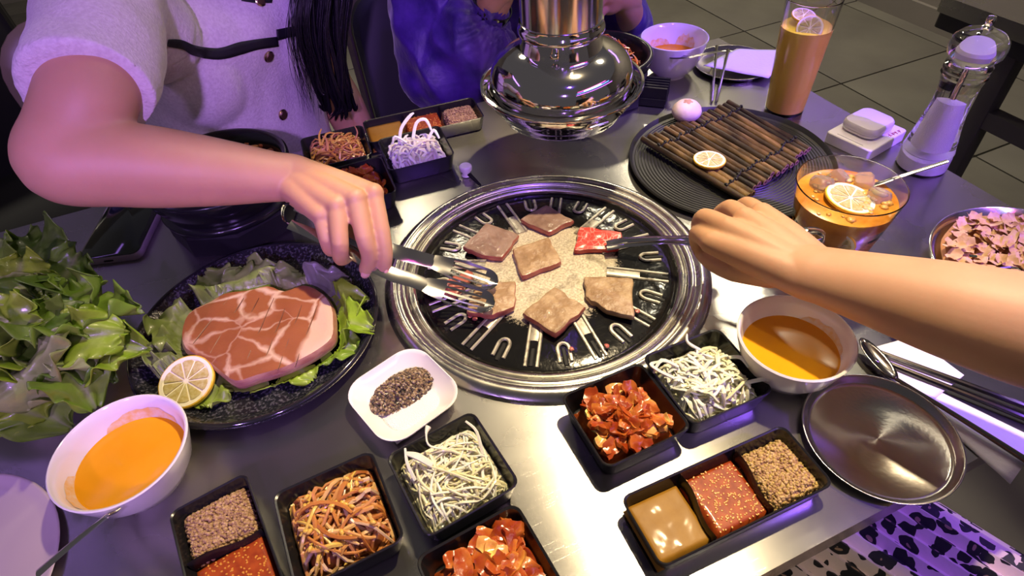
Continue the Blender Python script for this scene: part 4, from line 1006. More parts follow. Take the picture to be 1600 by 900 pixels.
m = MB(); m.slab(ol, 0, .018, 14, .0012, .0024, 7, slope=.92, freq=42, top_mi=0, side_mi=1)
part('steak_body', m, [PORK, PORKS], st, 0)
SCORE = mat('score_cut', (.12, .03, .015), .4)
for k in range(7):      # knife scores running diagonally over the lean part
    u = (k + .5) / 7
    a = P(345 + 165 * u, 466 - 10 * u + 14 * u * u, .0305); b = P(288 + 185 * u, 528 + 50 * math.sin(u * 2.2), .0305)
    pts = [a.lerp(b, i / 6) for i in range(7)]
    for q in pts: q.z = TZ + .011 + .0184
    m = MB(); m.tube(pts, [(.0002, .0004)] + [(.0006, .0009)] * 5 + [(.0002, .0004)], 5, up=(0, 0, 1)); wpart('score_cut', m, SCORE, st)
lc = P(293, 603, .018); q = (P(293, 568, .026) - P(293, 634, .008)).normalized(); lemon('big lemon slice leaning against the pork steak on the black plate', P(294, 598, .0165), .0282, (-.12, -.28, 1), .1, .005, 10)

# ------------------------------------------------------------------ beef on the grill
BROWN = mat('seared_beef', (.25, .15, .07), .42, c2=(.5, .35, .21), nscale=70, nr=(.25, .7), c3=(.34, .21, .11), coat=.08, bump=(170, .9), bdist=.002)
SHADEM = mat('hood_shaded_beef', (.2, .12, .085), .3, c2=(.3, .2, .15), nscale=60, coat=.12, bump=(200, .8), bdist=.0012)  # beef with the hood's shade put into its grey-brown colour
SIDEP = mat('pink_beef_side', (.5, .13, .11), .35, c2=(.34, .09, .06), nscale=80, coat=.3, bump=(150, .5))
RAWB = meat_mat('marbled_raw_beef', (.52, .05, .04), (.6, .09, .07), (.78, .5, .44), 120, .11, .28)
def slice_(label, px, th, mats, seed, zt, z0=.0035, name='beef_slice'):
    c = sum((P(*q, zt) for q in px), V()) / len(px)
    t_ = single.__name__ and None
    pts = [P(*q, zt) - c for q in px]; out = []
    n = len(pts)
    for i in range(n):
        a, b, d = pts[i - 1], pts[i], pts[(i + 1) % n]
        out += [b.lerp(a, .12), b.lerp((a + d) / 2, .03), b.lerp(d, .12)]
        for k in (.3, .5, .7): out.append(b.lerp(d, k) + V((mnoise.noise(V((i * 3 + k * 9, seed, 0))), mnoise.noise(V((seed, i * 3 + k * 9, 4))), 0)) * .0034)
    m = MB(); m.slab([(q.x, q.y) for q in out], 0, th, 10, .0012, .0018, seed, slope=.97, freq=140, top_mi=0, side_mi=1)
    return single(name, m, mats, label, 'meat', V((c.x, c.y, TZ + z0)), angle=0, group='beef slices on the grill')
slice_('shade-toned beef slice at the far edge of the grill, topmost in the photo', [(812, 342), (853, 319), (898, 344), (858, 363)], .0075, [SHADEM, SIDEP], 1, .011)
slice_('shade-toned beef slice at the upper left of the grill', [(722, 385), (760, 347), (812, 366), (785, 402), (752, 398)], .0075, [SHADEM, SIDEP], 2, .011)
slice_('half browned beef slice in the middle of the grill', [(800, 388), (858, 369), (878, 408), (815, 432)], .008, [BROWN, SIDEP], 3, .012)
slice_('bright red marbled raw beef slice held by the slim tongs', [(905, 353), (972, 361), (968, 386), (896, 391)], .007, [RAWB, mat('raw_red_side', (.5, .04, .04), .3, coat=.4)], 4, .011)
slice_('brown grilled beef slice under the wide tongs', [(742, 442), (806, 438), (804, 478), (768, 492), (728, 486)], .008, [BROWN, SIDEP], 5, .012)
slice_('large browned beef slice at the front of the grill', [(866, 446), (916, 478), (868, 522), (815, 488)], .0085, [BROWN, SIDEP], 6, .0125)
slice_('browned beef slice at the right of the grill', [(912, 431), (990, 433), (992, 494), (948, 484), (915, 462)], .0075, [BROWN, BROWN], 7, .0115)
slice_('strip of red beef peeking out left of the wide tongs', [(645, 443), (700, 438), (735, 420), (740, 430), (712, 462), (668, 456)], .0065, [SIDEP, SIDEP], 8, .0095)
sm = MB(); random.seed(5)
for px in [(742, 498), (735, 494), (700, 460), (975, 470), (996, 486), (893, 545), (948, 540)]:
    c = P(*px, .004); chunk(sm, c, .003, 1, .5)
m = MB(); m.v = sm.v; m.f = sm.f; m.mi = sm.mi; m.col = sm.col
o = single('beef_scraps', m, SIDEP, 'tiny pink meat scraps on the grill iron', 'scraps', T(0, 0, .004), world=True); o['kind'] = 'stuff'

# ------------------------------------------------------------------ stoneware pots
def pot(x, y, R, H, label, rot=0.0, single_handle=False):
    t = thing('stone_pot', label, 'pot', T(x, y, .0), rot)
    m = MB(); m.lathe([(0, .012), (R * .6, .012), (R * .78, .035), (R * .9, .055), (R * .97, H * .8), (R, H * .93), (R, H), (R - .003, H + .002), (R - .009, H), (R - .012, H * .85), (R * .72, .04), (R * .5, .022), (0, .02)], 64); part('pot_body', m, BLACKPOT, t, 60)
    S = R * .93
    def oct_(r, z): return [V((r * math.cos(PI / 4 * i + PI / 8), r * math.sin(PI / 4 * i + PI / 8), z)) for i in range(8)]
    m = MB(); m.loft([oct_(S * .95, 0), oct_(S, .003), oct_(S * 1.0, .03), oct_(S * .96, .033), oct_(S * .8, .033), oct_(S * .78, .012)]); part('stand', m, BLACKMATT, t, 30)
    m = MB(); m.lathe([(S * .9, .033), (S * .98, .036), (S * 1.0, .04), (S * .98, .044), (S * .9, .046), (S * .86, .04)], 64); part('stand_ring', m, BLACKPOT, t, 60)
    for a in ((0,) if single_handle else (0, PI)):
        q = Matrix.Rotation(a, 3, 'Z')
        for i in range(5):
            m = MB(); m.v = []; m.box((S + .014, (i - 2) * .0085, .019), (.042, .004, .026)); m.v = [q @ p for p in m.v]; part('handle_rib', m, BLACKMATT, t)
        m = MB(); m.box((S + .012, 0, .008), (.044, .042, .012)); m.v = [q @ p for p in m.v]; part('handle', m, BLACKMATT, t)
    return t
pot(-.325, .283, .0915, .084, 'black stone pot of red stew under the reaching forearm', rot=PI / 8, single_handle=True)
STEW = mat('red_stew', (.3, .05, .012), .2, c2=(.42, .1, .025), nscale=70, coat=.4, bump=(90, .7))
m = MB(); mound(m, .13, .13, 0, .006, 3, 60, .004, 24, 1.2); m.v = [q if q.xy.length < .0775 else V((q.x * .0775 / q.xy.length, q.y * .0775 / q.xy.length, q.z)) for q in m.v]
m2 = MB(); m2.lathe([(0, .004), (.04, .004), (.0775, .002)], 40); m.add(m2.v, m2.f)
stw = thing('stew', 'red stew with leek and mushroom bits in the left stone pot', 'stew', T(-.325, .283, .062)); part('broth', m, STEW, stw, 0)
random.seed(9)
for px, c in [((352, 219), (.7, .66, .55)), ((372, 221), (.3, .42, .12)), ((378, 214), (.55, .3, .14)), ((345, 228), (.25, .35, .1)), ((395, 230), (.6, .28, .1)), ((410, 226), (.42, .12, .04)), ((425, 234), (.5, .18, .06)), ((390, 222), (.45, .14, .05))]:
    q = P(*px, .068) - stw.location; m = MB(); m.slab([(q.x + .006 * math.cos(a) * rnd(.8, 1.5), q.y + .0045 * math.sin(a) * rnd(.8, 1.3)) for a in [2 * PI * i / 9 for i in range(9)]], .004, .003, 2, .001, .0005, 3)
    part('leek_piece', m, mat('stew_bit', c, .3, coat=.4), stw, 0)
pot(.258, .338, .086, .072, 'black stone pot with carrot shreds behind the hood', rot=math.radians(-42))
m = MB(); random.seed(18)
strands(m, 150, .1, .1, .056, .027, .0015, .05, 18, [(.75, .22, .03), (.8, .3, .05), (.7, .5, .3), (.62, .45, .3), (.78, .26, .04)], .7, 1.2)
for i, q in enumerate(m.v):
    l = q.xy.length
    if l > .067: m.v[i] = V((q.x * .067 / l, q.y * .067 / l, q.z))
stuff('carrot_noodles', m, SPROUT, 'orange carrot shreds and noodles filling the far stone pot', 'noodles', T(.258, .338, .0))
m = MB(); m.lathe([(0, .05), (.066, .048)], 40); single('broth', m, STEW, 'dark red broth at the bottom of the far stone pot', 'broth', T(.258, .338, .0))

# ------------------------------------------------------------------ tongs
def slotted_blade(m, a, b, w, th, up):
    """flat spoon-shaped blade, four slots cut through it"""
    d = (b - a); L = d.length; d.normalize(); s_ = d.cross(V(up)).normalized(); u = s_.cross(d)
    cols = [-1, -.84, -.56, -.42, -.14, .14, .42, .56, .84, 1]
    cols = [-1, -.8, -.52, -.36, -.09, .09, .36, .52, .8, 1]
    nv = 25
    def wd(v): 
        k = .6 + .4 * min(1, v / .4) ** .8
        if v > .8: k *= math.sqrt(max(0.0, 1 - ((v - .8) / .2) ** 2 * .96))
        return k * w * .5
    vs = []
    for sg in (1, -1):
        for j in range(nv):
            v = j / (nv - 1)
            for x in cols: vs.append(a + d * (L * v) + s_ * (x * wd(v)) + u * (.0035 * (x * x) * min(1, v * 2) - .002 * math.sin(PI * v) + sg * th * .6))
    nc = len(cols); N_ = nc * nv; fs = []
    def solid(i, j):
        return 0 <= i < nc - 1 and 0 <= j < nv - 1 and not (i in (1, 3, 5, 7) and 7 <= j <= 20 - (2 if i in (1, 7) else 0))
    for j in range(nv - 1):
        for i in range(nc - 1):
            if not solid(i, j): continue
            q = j * nc + i
            fs += [(q, q + 1, q + nc + 1, q + nc), (N_ + q, N_ + q + nc, N_ + q + nc + 1, N_ + q + 1)]
            for (di, dj, p, r) in ((0, -1, q, q + 1), (1, 0, q + 1, q + nc + 1), (0, 1, q + nc + 1, q + nc), (-1, 0, q + nc, q)):
                if not solid(i + di, j + dj): fs.append((r, p, N_ + p, N_ + r))
    m.add(vs, fs)
TONGST = mat('tong_steel', (.68, .66, .65), .13, 1, bump=(30, .03))
t = thing('wide_tongs', 'slotted stainless serving tongs gripped by the woman over the grill', 'tongs', P(600, 400, .05))
upA = (.1, -.45, .9)
loopc = P(452, 335, .108)
armA = [P(462, 322, .112), P(500, 338, .101), P(550, 362, .088), P(610, 390, .072), P(655, 403, .055), P(690, 412, .042)]
armB = [P(452, 350, .1), P(490, 366, .09), P(545, 392, .073), P(605, 425, .056), P(645, 438, .045), P(675, 449, .036)]
m = MB(); pp, rr = spline(armA, [(.006, .0007), (.0065, .0007), (.0075, .0007), (.0085, .0007), (.0085, .0007), (.0075, .0007)], 5); m.tube(pp, rr, 8, up=upA); wpart('upper_arm', m, TONGST, t)
m = MB(); pp, rr = spline(armB, [(.006, .0007), (.0065, .0007), (.0075, .0007), (.0085, .0007), (.0085, .0007), (.0075, .0007)], 5); m.tube(pp, rr, 8, up=upA); wpart('lower_arm', m, TONGST, t)
lp_ = [armA[0], P(452, 318, .114), P(444, 322, .113), P(441, 333, .108), P(444, 345, .102), armB[0]]
m = MB(); pp = spline(lp_, None, 4); dd = (armA[1] - armA[0]).normalized(); nn = (armA[0] - armB[0]).normalized().cross(dd); m.tube(pp, [(.0008, .0062)] * len(pp), 8, up=nn); wpart('spring_loop', m, TONGST, t)
m = MB(); slotted_blade(m, armA[-2].lerp(armA[-1], .6), P(777, 444, .021), .027, .0007, upA); wpart('upper_blade', m, TONGST, t)
m = MB(); slotted_blade(m, armB[-2].lerp(armB[-1], .6), P(772, 478, .019), .028, .0007, upA); wpart('lower_blade', m, TONGST, t)
t = thing('slim_tongs', 'slim steel tweezer tongs gripped by the hand at right', 'tongs', P(1090, 375, .05))
A_ = [P(948, 381, .016), P(975, 375, .021), P(1030, 372, .034), P(1088, 371, .052), P(1180, 366, .068), P(1262, 360, .077)]
B_ = [P(948, 387, .015), P(978, 383, .018), P(1030, 378, .03), P(1088, 380, .048), P(1180, 379, .063), P(1262, 379, .072)]
for nm, a in (('upper_arm', A_), ('lower_arm', B_)):
    m = MB(); pp, rr = spline(a, [(.0042, .0008), (.0035, .0008), (.0035, .0008), (.0038, .0008), (.004, .0008), (.004, .0008)], 5); m.tube(pp, rr, 8, up=(0, -.3, .9)); wpart(nm, m, TONGST, t)
lp_ = [A_[-1], P(1276, 361, .077), P(1287, 368, .0755), P(1286, 376, .073), P(1276, 380, .072), B_[-1]]
m = MB(); pp = spline(lp_, None, 4); m.tube(pp, [(.0009, .004)] * len(pp), 8, up=(0, .3, .9)); wpart('end_loop', m, TONGST, t)
# ------------------------------------------------------------------ people
SKIN = mat('skin', (.52, .285, .155), .52, c2=(.57, .32, .18), nscale=18, bump=(220, .12), bdist=.0008, sss=.25, sssr=(.012, .005, .003))
NAIL = mat('nail', (.7, .38, .32), .2, coat=.5)
REDNAIL = mat('red_nail', (.45, .01, .02), .15, coat=.7)
TMP = bpy.data.scenes.new('workbench')     # a bare scene, so that only the one mesh is evaluated
def fuse(name, mb, mt, parent, voxel, smooth=6, fac=.5, disp=None):
    """melts overlapping limbs into one continuous surface"""
    me = mb.mesh(name + '_cage', parent.location, 0)
    o = bpy.data.objects.new(name, me); TMP.collection.objects.link(o)
    r = o.modifiers.new('r', 'REMESH'); r.mode = 'VOXEL'; r.voxel_size = voxel; r.use_smooth_shade = True
    s_ = o.modifiers.new('s', 'SMOOTH'); s_.iterations = smooth; s_.factor = fac
    TMP.view_layers[0].update(); dg = TMP.view_layers[0].depsgraph
    me2 = bpy.data.meshes.new_from_object(o.evaluated_get(dg), depsgraph=dg)
    bpy.data.objects.remove(o); bpy.data.meshes.remove(me)
    if disp:
        nn = [v.normal.copy() for v in me2.vertices]; co = [v.co.copy() for v in me2.vertices]
        me2.vertices.foreach_set('co', [x for c, n_ in zip(co, nn) for x in c + n_ * disp(c)])
    me2.name = name
    me2.materials.clear(); 
    o = link(name, me2, mt, parent); me2.shade_smooth()
    return o
def ell(m, rows, lat, n=28):
    """torso: stack of ellipses (centre, half width, half depth) across the lateral axis"""
    rings = []
    lat = V(lat).normalized(); fw = V((-lat.y, lat.x, 0))
    cs, rs = spline([r[0] for r in rows], [(r[1], r[2]) for r in rows], 4)
    for c, (a, b) in zip(cs, rs):
        rings.append([c + lat * (a * math.cos(2 * PI * i / n)) + fw * (b * math.sin(2 * PI * i / n)) for i in range(n)])
    m.loft(rings)
def head(m, neck, top_dir, face, R=.072):
    """neck, skull, jaw, nose and ears; eyes and lips are parts"""
    u = V(top_dir).normalized(); f = V(face).normalized(); s_ = f.cross(u).normalized()
    c = neck + u * .15 + f * .015
    rot = Matrix((s_, f, u)).transposed()
    m.limb([neck - u * .05, neck + u * .03, neck + u * .1], [.047, .044, .043])
    m.ball(c + u * .03 - f * .008, (R, R * 1.2, R * 1.15), 20, 12, rot)
    m.ball(c - u * .045 + f * .03, (R * .72, R * .72, R * .75), 16, 10, rot)
    m.limb([c + u * .01 + f * .082, c - u * .028 + f * .1], [.007, .011]); m.ball(c - u * .085 + f * .058, .018)
    for k in (-1, 1): m.ball(c + s_ * k * R + u * -.005, (.007, .016, .027), 10, 6, rot)
    return c, u, f, s_
def face_parts(c, u, f, s_, parent):
    EW = mat('eye_white', (.8, .78, .75), .2); IR = mat('eye_iris', (.03, .015, .01), .15); LIP = mat('lips', (.5, .14, .12), .35)
    rot = Matrix((s_, f, u)).transposed()
    for k in (-1, 1):
        m = MB(); m.ball(c + s_ * k * .028 + u * .008 + f * .07, .0105, 12, 8); e = wpart('eye', m, EW, parent)
        m = MB(); m.ball(c + s_ * k * .028 + u * .008 + f * .0765, .0048, 10, 6); wpart('iris', m, IR, parent)
    m = MB(); m.ball(c - u * .05 + f * .079, (.02, .008, .006), 12, 6, rot); wpart('lips', m, LIP, parent)
def finger(m, pts, r0, r1):
    n = len(pts); rr = [r0 + (r1 - r0) * i / (n - 1) for i in range(n)]
    m.limb(pts, rr, 12, 5)
    for i in range(1, n - 1): m.ball(pts[i], rr[i] * 1.07, 10, 6)
def nail(tip, prev, up, r, mt, parent):
    d = (tip - prev).normalized(); s_ = d.cross(V(up)).normalized(); u = s_.cross(d)
    rot = Matrix((s_, d, u)).transposed()
    m = MB(); m.ball(tip + u * r * .62 + d * r * .25, (r * .72, r * .95, r * .38), 12, 6, rot); wpart('nail', m, mt, parent)

# --- the woman at the far left side of the table
wl = V((-.87, -.5, 0)).normalized(); wf = V((.5, -.87, 0)).normalized()     # her right-hand side, her front
wc = V((-.285, .575, TZ))
wo = thing('person', 'woman in cream short-sleeved top reaching over the table with serving tongs', 'person', V((wc.x, wc.y, 0)))
m = MB()
sh = P(165, 2, .262); elb = P(101, 250, .188); wri = P(462, 279, .122)
hem = P(142, 135, .232)
m.limb([sh, sh.lerp(hem, .5), hem, hem.lerp(elb, .6), elb, elb.lerp(wri, .2), elb.lerp(wri, .42), elb.lerp(wri, .7), elb.lerp(wri, .9), wri, wri.lerp(P(541, 318, .121), .4) - V((0, 0, .004))], [(.05, .05), (.05, .05), (.0465, .0465), (.0445, .044), (.0435, .043), (.0435, .0425), (.0415, .04), (.034, .031), (.0275, .024), (.026, .0215), (.026, .016)], 16)
m.ball(elb.lerp(sh.lerp(wri, .5), .12), .045, 24, 16)
# hand
MC = [P(502, 336, .113), P(527, 322, .121), P(556, 311, .1245), P(584, 303, .119)]
for q, k in zip(MC, (-1.2, -.4, .4, 1.2)):
    w0 = wri + (MC[3] - MC[0]).normalized() * k * .009
    m.limb([w0, w0.lerp(q, .55) + V((0, 0, .001)), q], [.0185, .0145, .0112], 12)
    m.ball(q + V((0, 0, .001)), .0115)
for qa, qb in zip(MC, MC[1:]):
    q = (qa + qb) / 2 - V((0, 0, .0015)); m.limb([wri, wri.lerp(q, .55) + V((0, 0, .0005)), wri.lerp(q, .93)], [.017, .0145, .0105], 12)
m.ball(wri.lerp((MC[1] + MC[2]) / 2, .55) - V((0, 0, .008)), (.026, .026, .016), 14, 8)
FG = [[MC[0], P(511, 374, .094), P(517, 390, .076), P(527, 384, .064)],
      [MC[1], P(531, 380, .096), P(533, 403, .073), P(545, 398, .06)],
      [MC[2], P(569, 370, .097), P(577, 402, .074), P(571, 421, .058)],
      [MC[3], P(596, 360, .094), P(602, 396, .073), P(600, 419, .057)]]
for fg, r in zip(FG, (.0085, .0092, .0094, .009)): finger(m, fg, r * 1.1, r * .82)
TH = [wri.lerp(MC[3], .25) - V((0, 0, .012)), P(548, 330, .088), P(580, 372, .066), P(596, 402, .052)]
finger(m, TH, .0145, .0092)
arm_m = m
m = MB()
nk = wc + V((0, 0, .31)) + wl * .0
shl = wc * 2 - sh; shl = V((wc.x - (sh.x - wc.x) * .98, wc.y - (sh.y - wc.y) * .2 + .03, sh.z + .0))
torso = [(wc + V((0, 0, -.3)) - wf * .02, .165, .11), (wc + V((0, 0, -.22)) - wf * .02, .17, .11), (wc + V((0, 0, -.08)), .128, .085), (wc + V((0, 0, .06)), .14, .092), (wc + V((0, 0, .16)) + wf * .012, .15, .098), (wc + V((0, 0, .235)), .15, .07), (wc + V((0, 0, .29)) - wf * .01, .08, .05), (nk, .045, .045)]
ell(m, torso, wl)
hc, hu, hf, hs = head(m, nk, (0, 0, 1) , (wf + V((0, 0, -.35))))
e2 = wc - wl * .2 + V((0, 0, -.03)) - wf * .02; w2 = wc - wl * .1 + wf * .19 + V((0, 0, -.13))
s2 = wc - wl * .155 + V((0, 0, .235))
m.limb([s2, s2.lerp(e2, .5), e2], [.047, .044, .037]); m.limb([e2, e2.lerp(w2, .3), w2], [.037, .038, .024])
for k in range(4): finger(m, [w2, w2 + wf * .05 + wl * (.03 - .016 * k) * -1 + V((0, 0, -.01)), w2 + wf * .09 + wl * (.03 - .018 * k) * -1 + V((0, 0, -.02))], .012, .007)
finger(m, [w2, w2 + wl * .03 + wf * .02, w2 + wl * .035 + wf * .055], .012, .008)
for k in (-1, 1):   # thighs and shins under the table
    hp = wc + wl * k * .085 + V((0, 0, -.26)); kn = hp + wf * .4 + V((0, 0, .03)); ft = kn + V((0, 0, -.43)) - wf * .04
    m.limb([hp, hp.lerp(kn, .5), kn], [.085, .075, .055]); m.limb([kn, kn.lerp(ft, .35), ft], [.055, .052, .034]); m.limb([ft, ft + wf * .14 + V((0, 0, -.025))], [.034, .025])
body_o = fuse('body', m, SKIN, wo, .006, 4)
am = fuse('arm_cage', arm_m, SKIN, wo, .0017, 8, .5)
# the reaching arm and the trunk are one mesh
import bmesh
def relax(o, centre, rad, it):
    bm = bmesh.new(); bm.from_mesh(o.data); c = centre - o.parent.location
    vs = [v for v in bm.verts if (v.co - c).length < rad]
    for _ in range(it): bmesh.ops.smooth_vert(bm, verts=vs, factor=.6, use_axis_x=True, use_axis_y=True, use_axis_z=True)
    bm.to_mesh(o.data); bm.free()
def merge(a, b):
    bm = bmesh.new(); bm.from_mesh(a.data); bm.from_mesh(b.data); bm.to_mesh(a.data); bm.free()
    me = b.data; bpy.data.objects.remove(b); bpy.data.meshes.remove(me); a.data.shade_smooth()
relax(am, elb, .13, 45)
merge(body_o, am)
nail(FG[3][3], FG[3][2], -wl * .2 + V((.35, -.4, .5)), .0075, NAIL, wo)
nail(FG[2][3], FG[2][2], V((.2, -.6, .5)), .0075, NAIL, wo)
face_parts(hc, hu, hf, hs, wo)
TWEED = mat('cream_bouclé', (.74, .68, .66), .85, c2=(.64, .57, .56), nscale=240, bump=(330, .8), bdist=.0015, sheen=.3)
m = MB()
bl = [(c + V((0, 0, 0)), a + .012, b + .012) for c, a, b in torso[1:6]] + [(wc + V((0, 0, .275)) - wf * .008, .115, .066), (wc + V((0, 0, .3)) - wf * .01, .075, .055)]
ell(m, bl, wl, 36)
for k in (-.4, .45): m.ball(wc + wl * .145 * k + wf * .04 + V((0, 0, .13)), (.078, .078, .11), 28, 20)
hd_ = (hem - sh).normalized()
m.limb([sh + (wc - sh) * .25 + V((0, 0, .0)), sh, sh.lerp(hem, .5)], [.06, .064, .063], 20)
m.tube([sh.lerp(hem, .3), sh.lerp(hem, .6), hem - hd_ * .004, hem + hd_ * .012], [.063, .063, .061, .0605], 24)
m.limb([s2, s2.lerp(e2, .3), s2.lerp(e2, .5)], [.058, .059, .058], 16)
def wr(co):
    return .006 * mnoise.noise(V((co.x * 13, co.y * 13, co.z * 6 + co.x * 8))) + .0022 * mnoise.noise(V((co.x * 36, co.y * 36, co.z * 14)))
blouse = fuse('blouse', m, TWEED, wo, .0042, 5, .5, wr)
bvh = BVHTree.FromPolygons([v.co + wo.location for v in blouse.data.vertices], [p.vertices for p in blouse.data.polygons])
def on_blouse(px, py):
    d = P(px, py, 0) - CC; d.normalize(); r = bvh.ray_cast(CC, d)
    return r[0], r[1]
BAND = mat('black_ribbon', (.006, .006, .009), .6, bump=(400, .2))
def ribbon(name, pairs):
    m = MB(); vs = []
    tops = spline([V((a[0], a[1], 0)) for a, b in pairs], None, 5); bots = spline([V((b[0], b[1], 0)) for a, b in pairs], None, 5)
    rows = []
    for a, b in zip(tops, bots):
        row = []
        for k in range(4):
            q = a.lerp(b, k / 3); h, n_ = on_blouse(q.x, q.y)
            if h is None: break
            row.append(h + n_ * .0016)
        if len(row) == 4: rows.append(row)
    if len(rows) < 2: return
    m.add([p for r in rows for p in r], [(i * 4 + j, i * 4 + j + 1, (i + 1) * 4 + j + 1, (i + 1) * 4 + j) for i in range(len(rows) - 1) for j in range(3)])
    o = wpart(name, m, BAND, wo, 0); md = o.modifiers.new('t', 'SOLIDIFY'); md.thickness = .0012; md.offset = 0
ribbon('chest_ribbon', [((262, 61), (260, 72)), ((282, 62), (284, 77)), ((305, 71), (303, 87)), ((340, 75), (340, 93)), ((372, 66), (375, 85)), ((400, 61), (402, 77)), ((432, 57), (434, 72))])
ribbon('pocket_ribbon', [((431, 46), (432, 63)), ((452, 42), (453, 58)), ((475, 38), (477, 54)), ((500, 33), (502, 50))])
ribbon('neck_ribbon', [((378, -4), (377, 2)), ((400, -2), (398, 5)), ((425, -4), (424, 5))])
BTN = mat('bronze_button', (.16, .09, .06), .3, .7, bump=(300, .6)); BTE = mat('button_edge', (.5, .36, .2), .25, 1)
for px in ((419, 88), (441, 179), (405, 1)):
    h, n_ = on_blouse(*px)
    if h is None: continue
    m = MB(); m.lathe([(.0085, 0), (.0088, .002), (.0075, .0032)], 20, h + n_ * .0005, n_); b1_ = wpart('button', m, BTE, wo)
    m = MB(); m.lathe([(.0076, .0022), (.006, .0042), (0, .0052)], 16, h + n_ * .0005, n_); wpart('button_face', m, BTN, wo)
HAIR = mat('black_hair', (.006, .005, .007), .33, bump=(180, .3, (1, 1, .1)), spec=.4)
m = MB(); random.seed(31)
m.ball(hc + hu * .045 - hf * .02, (.08, .09, .084), 20, 12, Matrix((hs, hf, hu)).transposed())
KEYL = [(-70, 505, 44, .53), (-20, 505, 42, .51), (50, 503, 38, .5), (100, 512, 30, .495), (140, 522, 24, .49), (170, 530, 20, .488), (196, 526, 20, .487)]
for lk in range(26):
    o0 = -1 + 2 * (lk + .5) / 26; ph = rnd(0, 6); am_ = rnd(2, 6); yo = rnd(-.02, .02); last = random.choice([4, 5, 5, 6, 6, 6]); curl = rnd(-14, 14)
    for st_ in range(17):
        oo = o0 + rnd(-.07, .07); y2 = yo + rnd(-.006, .006); pts = []
        top = hc + hu * rnd(.03, .07) - hf * rnd(.02, .06) + hs * (-.07 * oo)
        for i, (yy, xx, wd_, dp) in enumerate(KEYL[:last + 1]):
            k_ = i / len(KEYL)
            pts.append(PY(xx + oo * wd_ * (1 + .25 * k_ * k_) + am_ * math.sin(ph + i * 1.25) + curl * max(0, k_ - .5) ** 2 * 4 + rnd(-1.5, 1.5), yy + rnd(-3, 3) - (6 + abs(o0) * 26 if i == last else 0), dp + y2))
        pts = [top, top.lerp(pts[0], .5) + V((0, -.03, .02))] + pts
        rr0 = [.0015] * (len(pts) - 3) + [.0014, .001, .0002]
        pp, rr = spline(pts, rr0, 4); m.tube(pp, [(q * 1.5, q) for q in rr], 4)
for i in range(40):    # thin stray strands over the blouse
    x0 = rnd(445, 480)
    a = PY(x0 + 30, -60, .5); b = PY(x0 + 8, 0, .478); c = PY(x0 + rnd(0, 10), 60, .47); e_ = PY(x0 + rnd(10, 30), 120, .468); f_ = PY(x0 + rnd(20, 45), rnd(150, 190), .47)
    pp, rr = spline([a, b, c, e_, f_], [.0005, .0005, .0005, .0004, .0002], 4); m.tube(pp, rr, 3)
wpart('hair', m, HAIR, wo, 0)
SKIRT1 = mat('dark_trousers', (.03, .012, .03), .7)
m = MB()
ell(m, [(wc + V((0, 0, -.31)) - wf * .02, .175, .12), (wc + V((0, 0, -.2)) - wf * .02, .18, .12), (wc + V((0, 0, -.1)), .145, .1)], wl)
for k in (-1, 1):
    hp = wc + wl * k * .085 + V((0, 0, -.26)); kn = hp + wf * .4 + V((0, 0, .03)); ft = kn + V((0, 0, -.4)) - wf * .04
    m.limb([hp, hp.lerp(kn, .5), kn], [.095, .085, .066]); m.limb([kn, kn.lerp(ft, .4), ft], [.066, .062, .05])
fuse('trousers', m, SKIRT1, wo, .008, 3)

# --- the person in violet velvet behind the hood
vc = V((.235, .7, TZ)); vl = V((-1, .05, 0)).normalized(); vf = V((0, -1, 0))
vo = thing('person', 'person in violet velvet blouse sitting behind the exhaust hood', 'person', V((vc.x, vc.y, 0)))
VELV = mat('violet_velvet', (.025, .006, .13), .5, c2=(.075, .022, .26), nscale=26, bump=(55, .5), bdist=.004, sheen=.35)
E1 = PY(700, 112, .53); C1 = PY(764, 22, .475); S1 = PY(668, -75, .61)
C2 = PY(982, 24, .485); E2 = V((.44, .61, TZ - .015)); S2 = V((.395, .69, TZ + .225))
H1, H2 = PY(785, -18, .45), PY(975, -4, .455)
m = MB(); nk = vc + V((0, 0, .31))
ell(m, [(vc + V((0, 0, -.3)), .17, .11), (vc + V((0, 0, -.08)), .13, .09), (vc + V((0, 0, .15)), .15, .1), (vc + V((0, 0, .24)), .15, .07), (vc + V((0, 0, .29)), .08, .05), (nk, .045, .045)], vl)
h2 = head(m, nk, (0, 0, 1), (0, -1, -.3))
for S_, E_, C_, H_ in ((S1, E1, C1, H1), (S2, E2, C2, H2)):
    m.limb([S_, E_], [.045, .036]); m.limb([E_, C_, H_], [.036, .026, .023])
for k in (-1, 1):
    hp = vc + vl * k * .085 + V((0, 0, -.26)); kn = hp + vf * .4; ft = kn + V((0, 0, -.42))
    m.limb([hp, kn], [.085, .055]); m.limb([kn, ft], [.055, .034]); m.limb([ft, ft + vf * .14 + V((0, 0, -.02))], [.034, .025])
vb = fuse('body', m, SKIN, vo, .006, 4)
m = MB()
for H_, sg in ((H1, 1), (H2, -1)):      # hands held up in front of the chest, fingers curled round a cup
    kn_ = H_ + V((sg * .05, -.012, .022))
    m.limb([H_ + V((-sg * .02, .01, -.02)), H_, kn_], [.022, .023, .02]); m.ball(H_.lerp(kn_, .6), (.032, .02, .034), 14, 8)
    for k in range(4):
        b0 = kn_ + V((-.0 * sg, -.004, .03 - .019 * k)); finger(m, [H_.lerp(b0, .4), b0, b0 + V((sg * .026, -.022, -.004)), b0 + V((sg * .03, -.002, -.008))], .0098, .007)
    finger(m, [H_ + V((sg * .01, -.012, .015)), H_ + V((sg * .04, -.028, .03)), H_ + V((sg * .062, -.02, .028))], .0115, .008)
hm = fuse('h', m, SKIN, vo, .0026, 4); merge(vb, hm)
face_parts(*h2, vo)
m = MB()
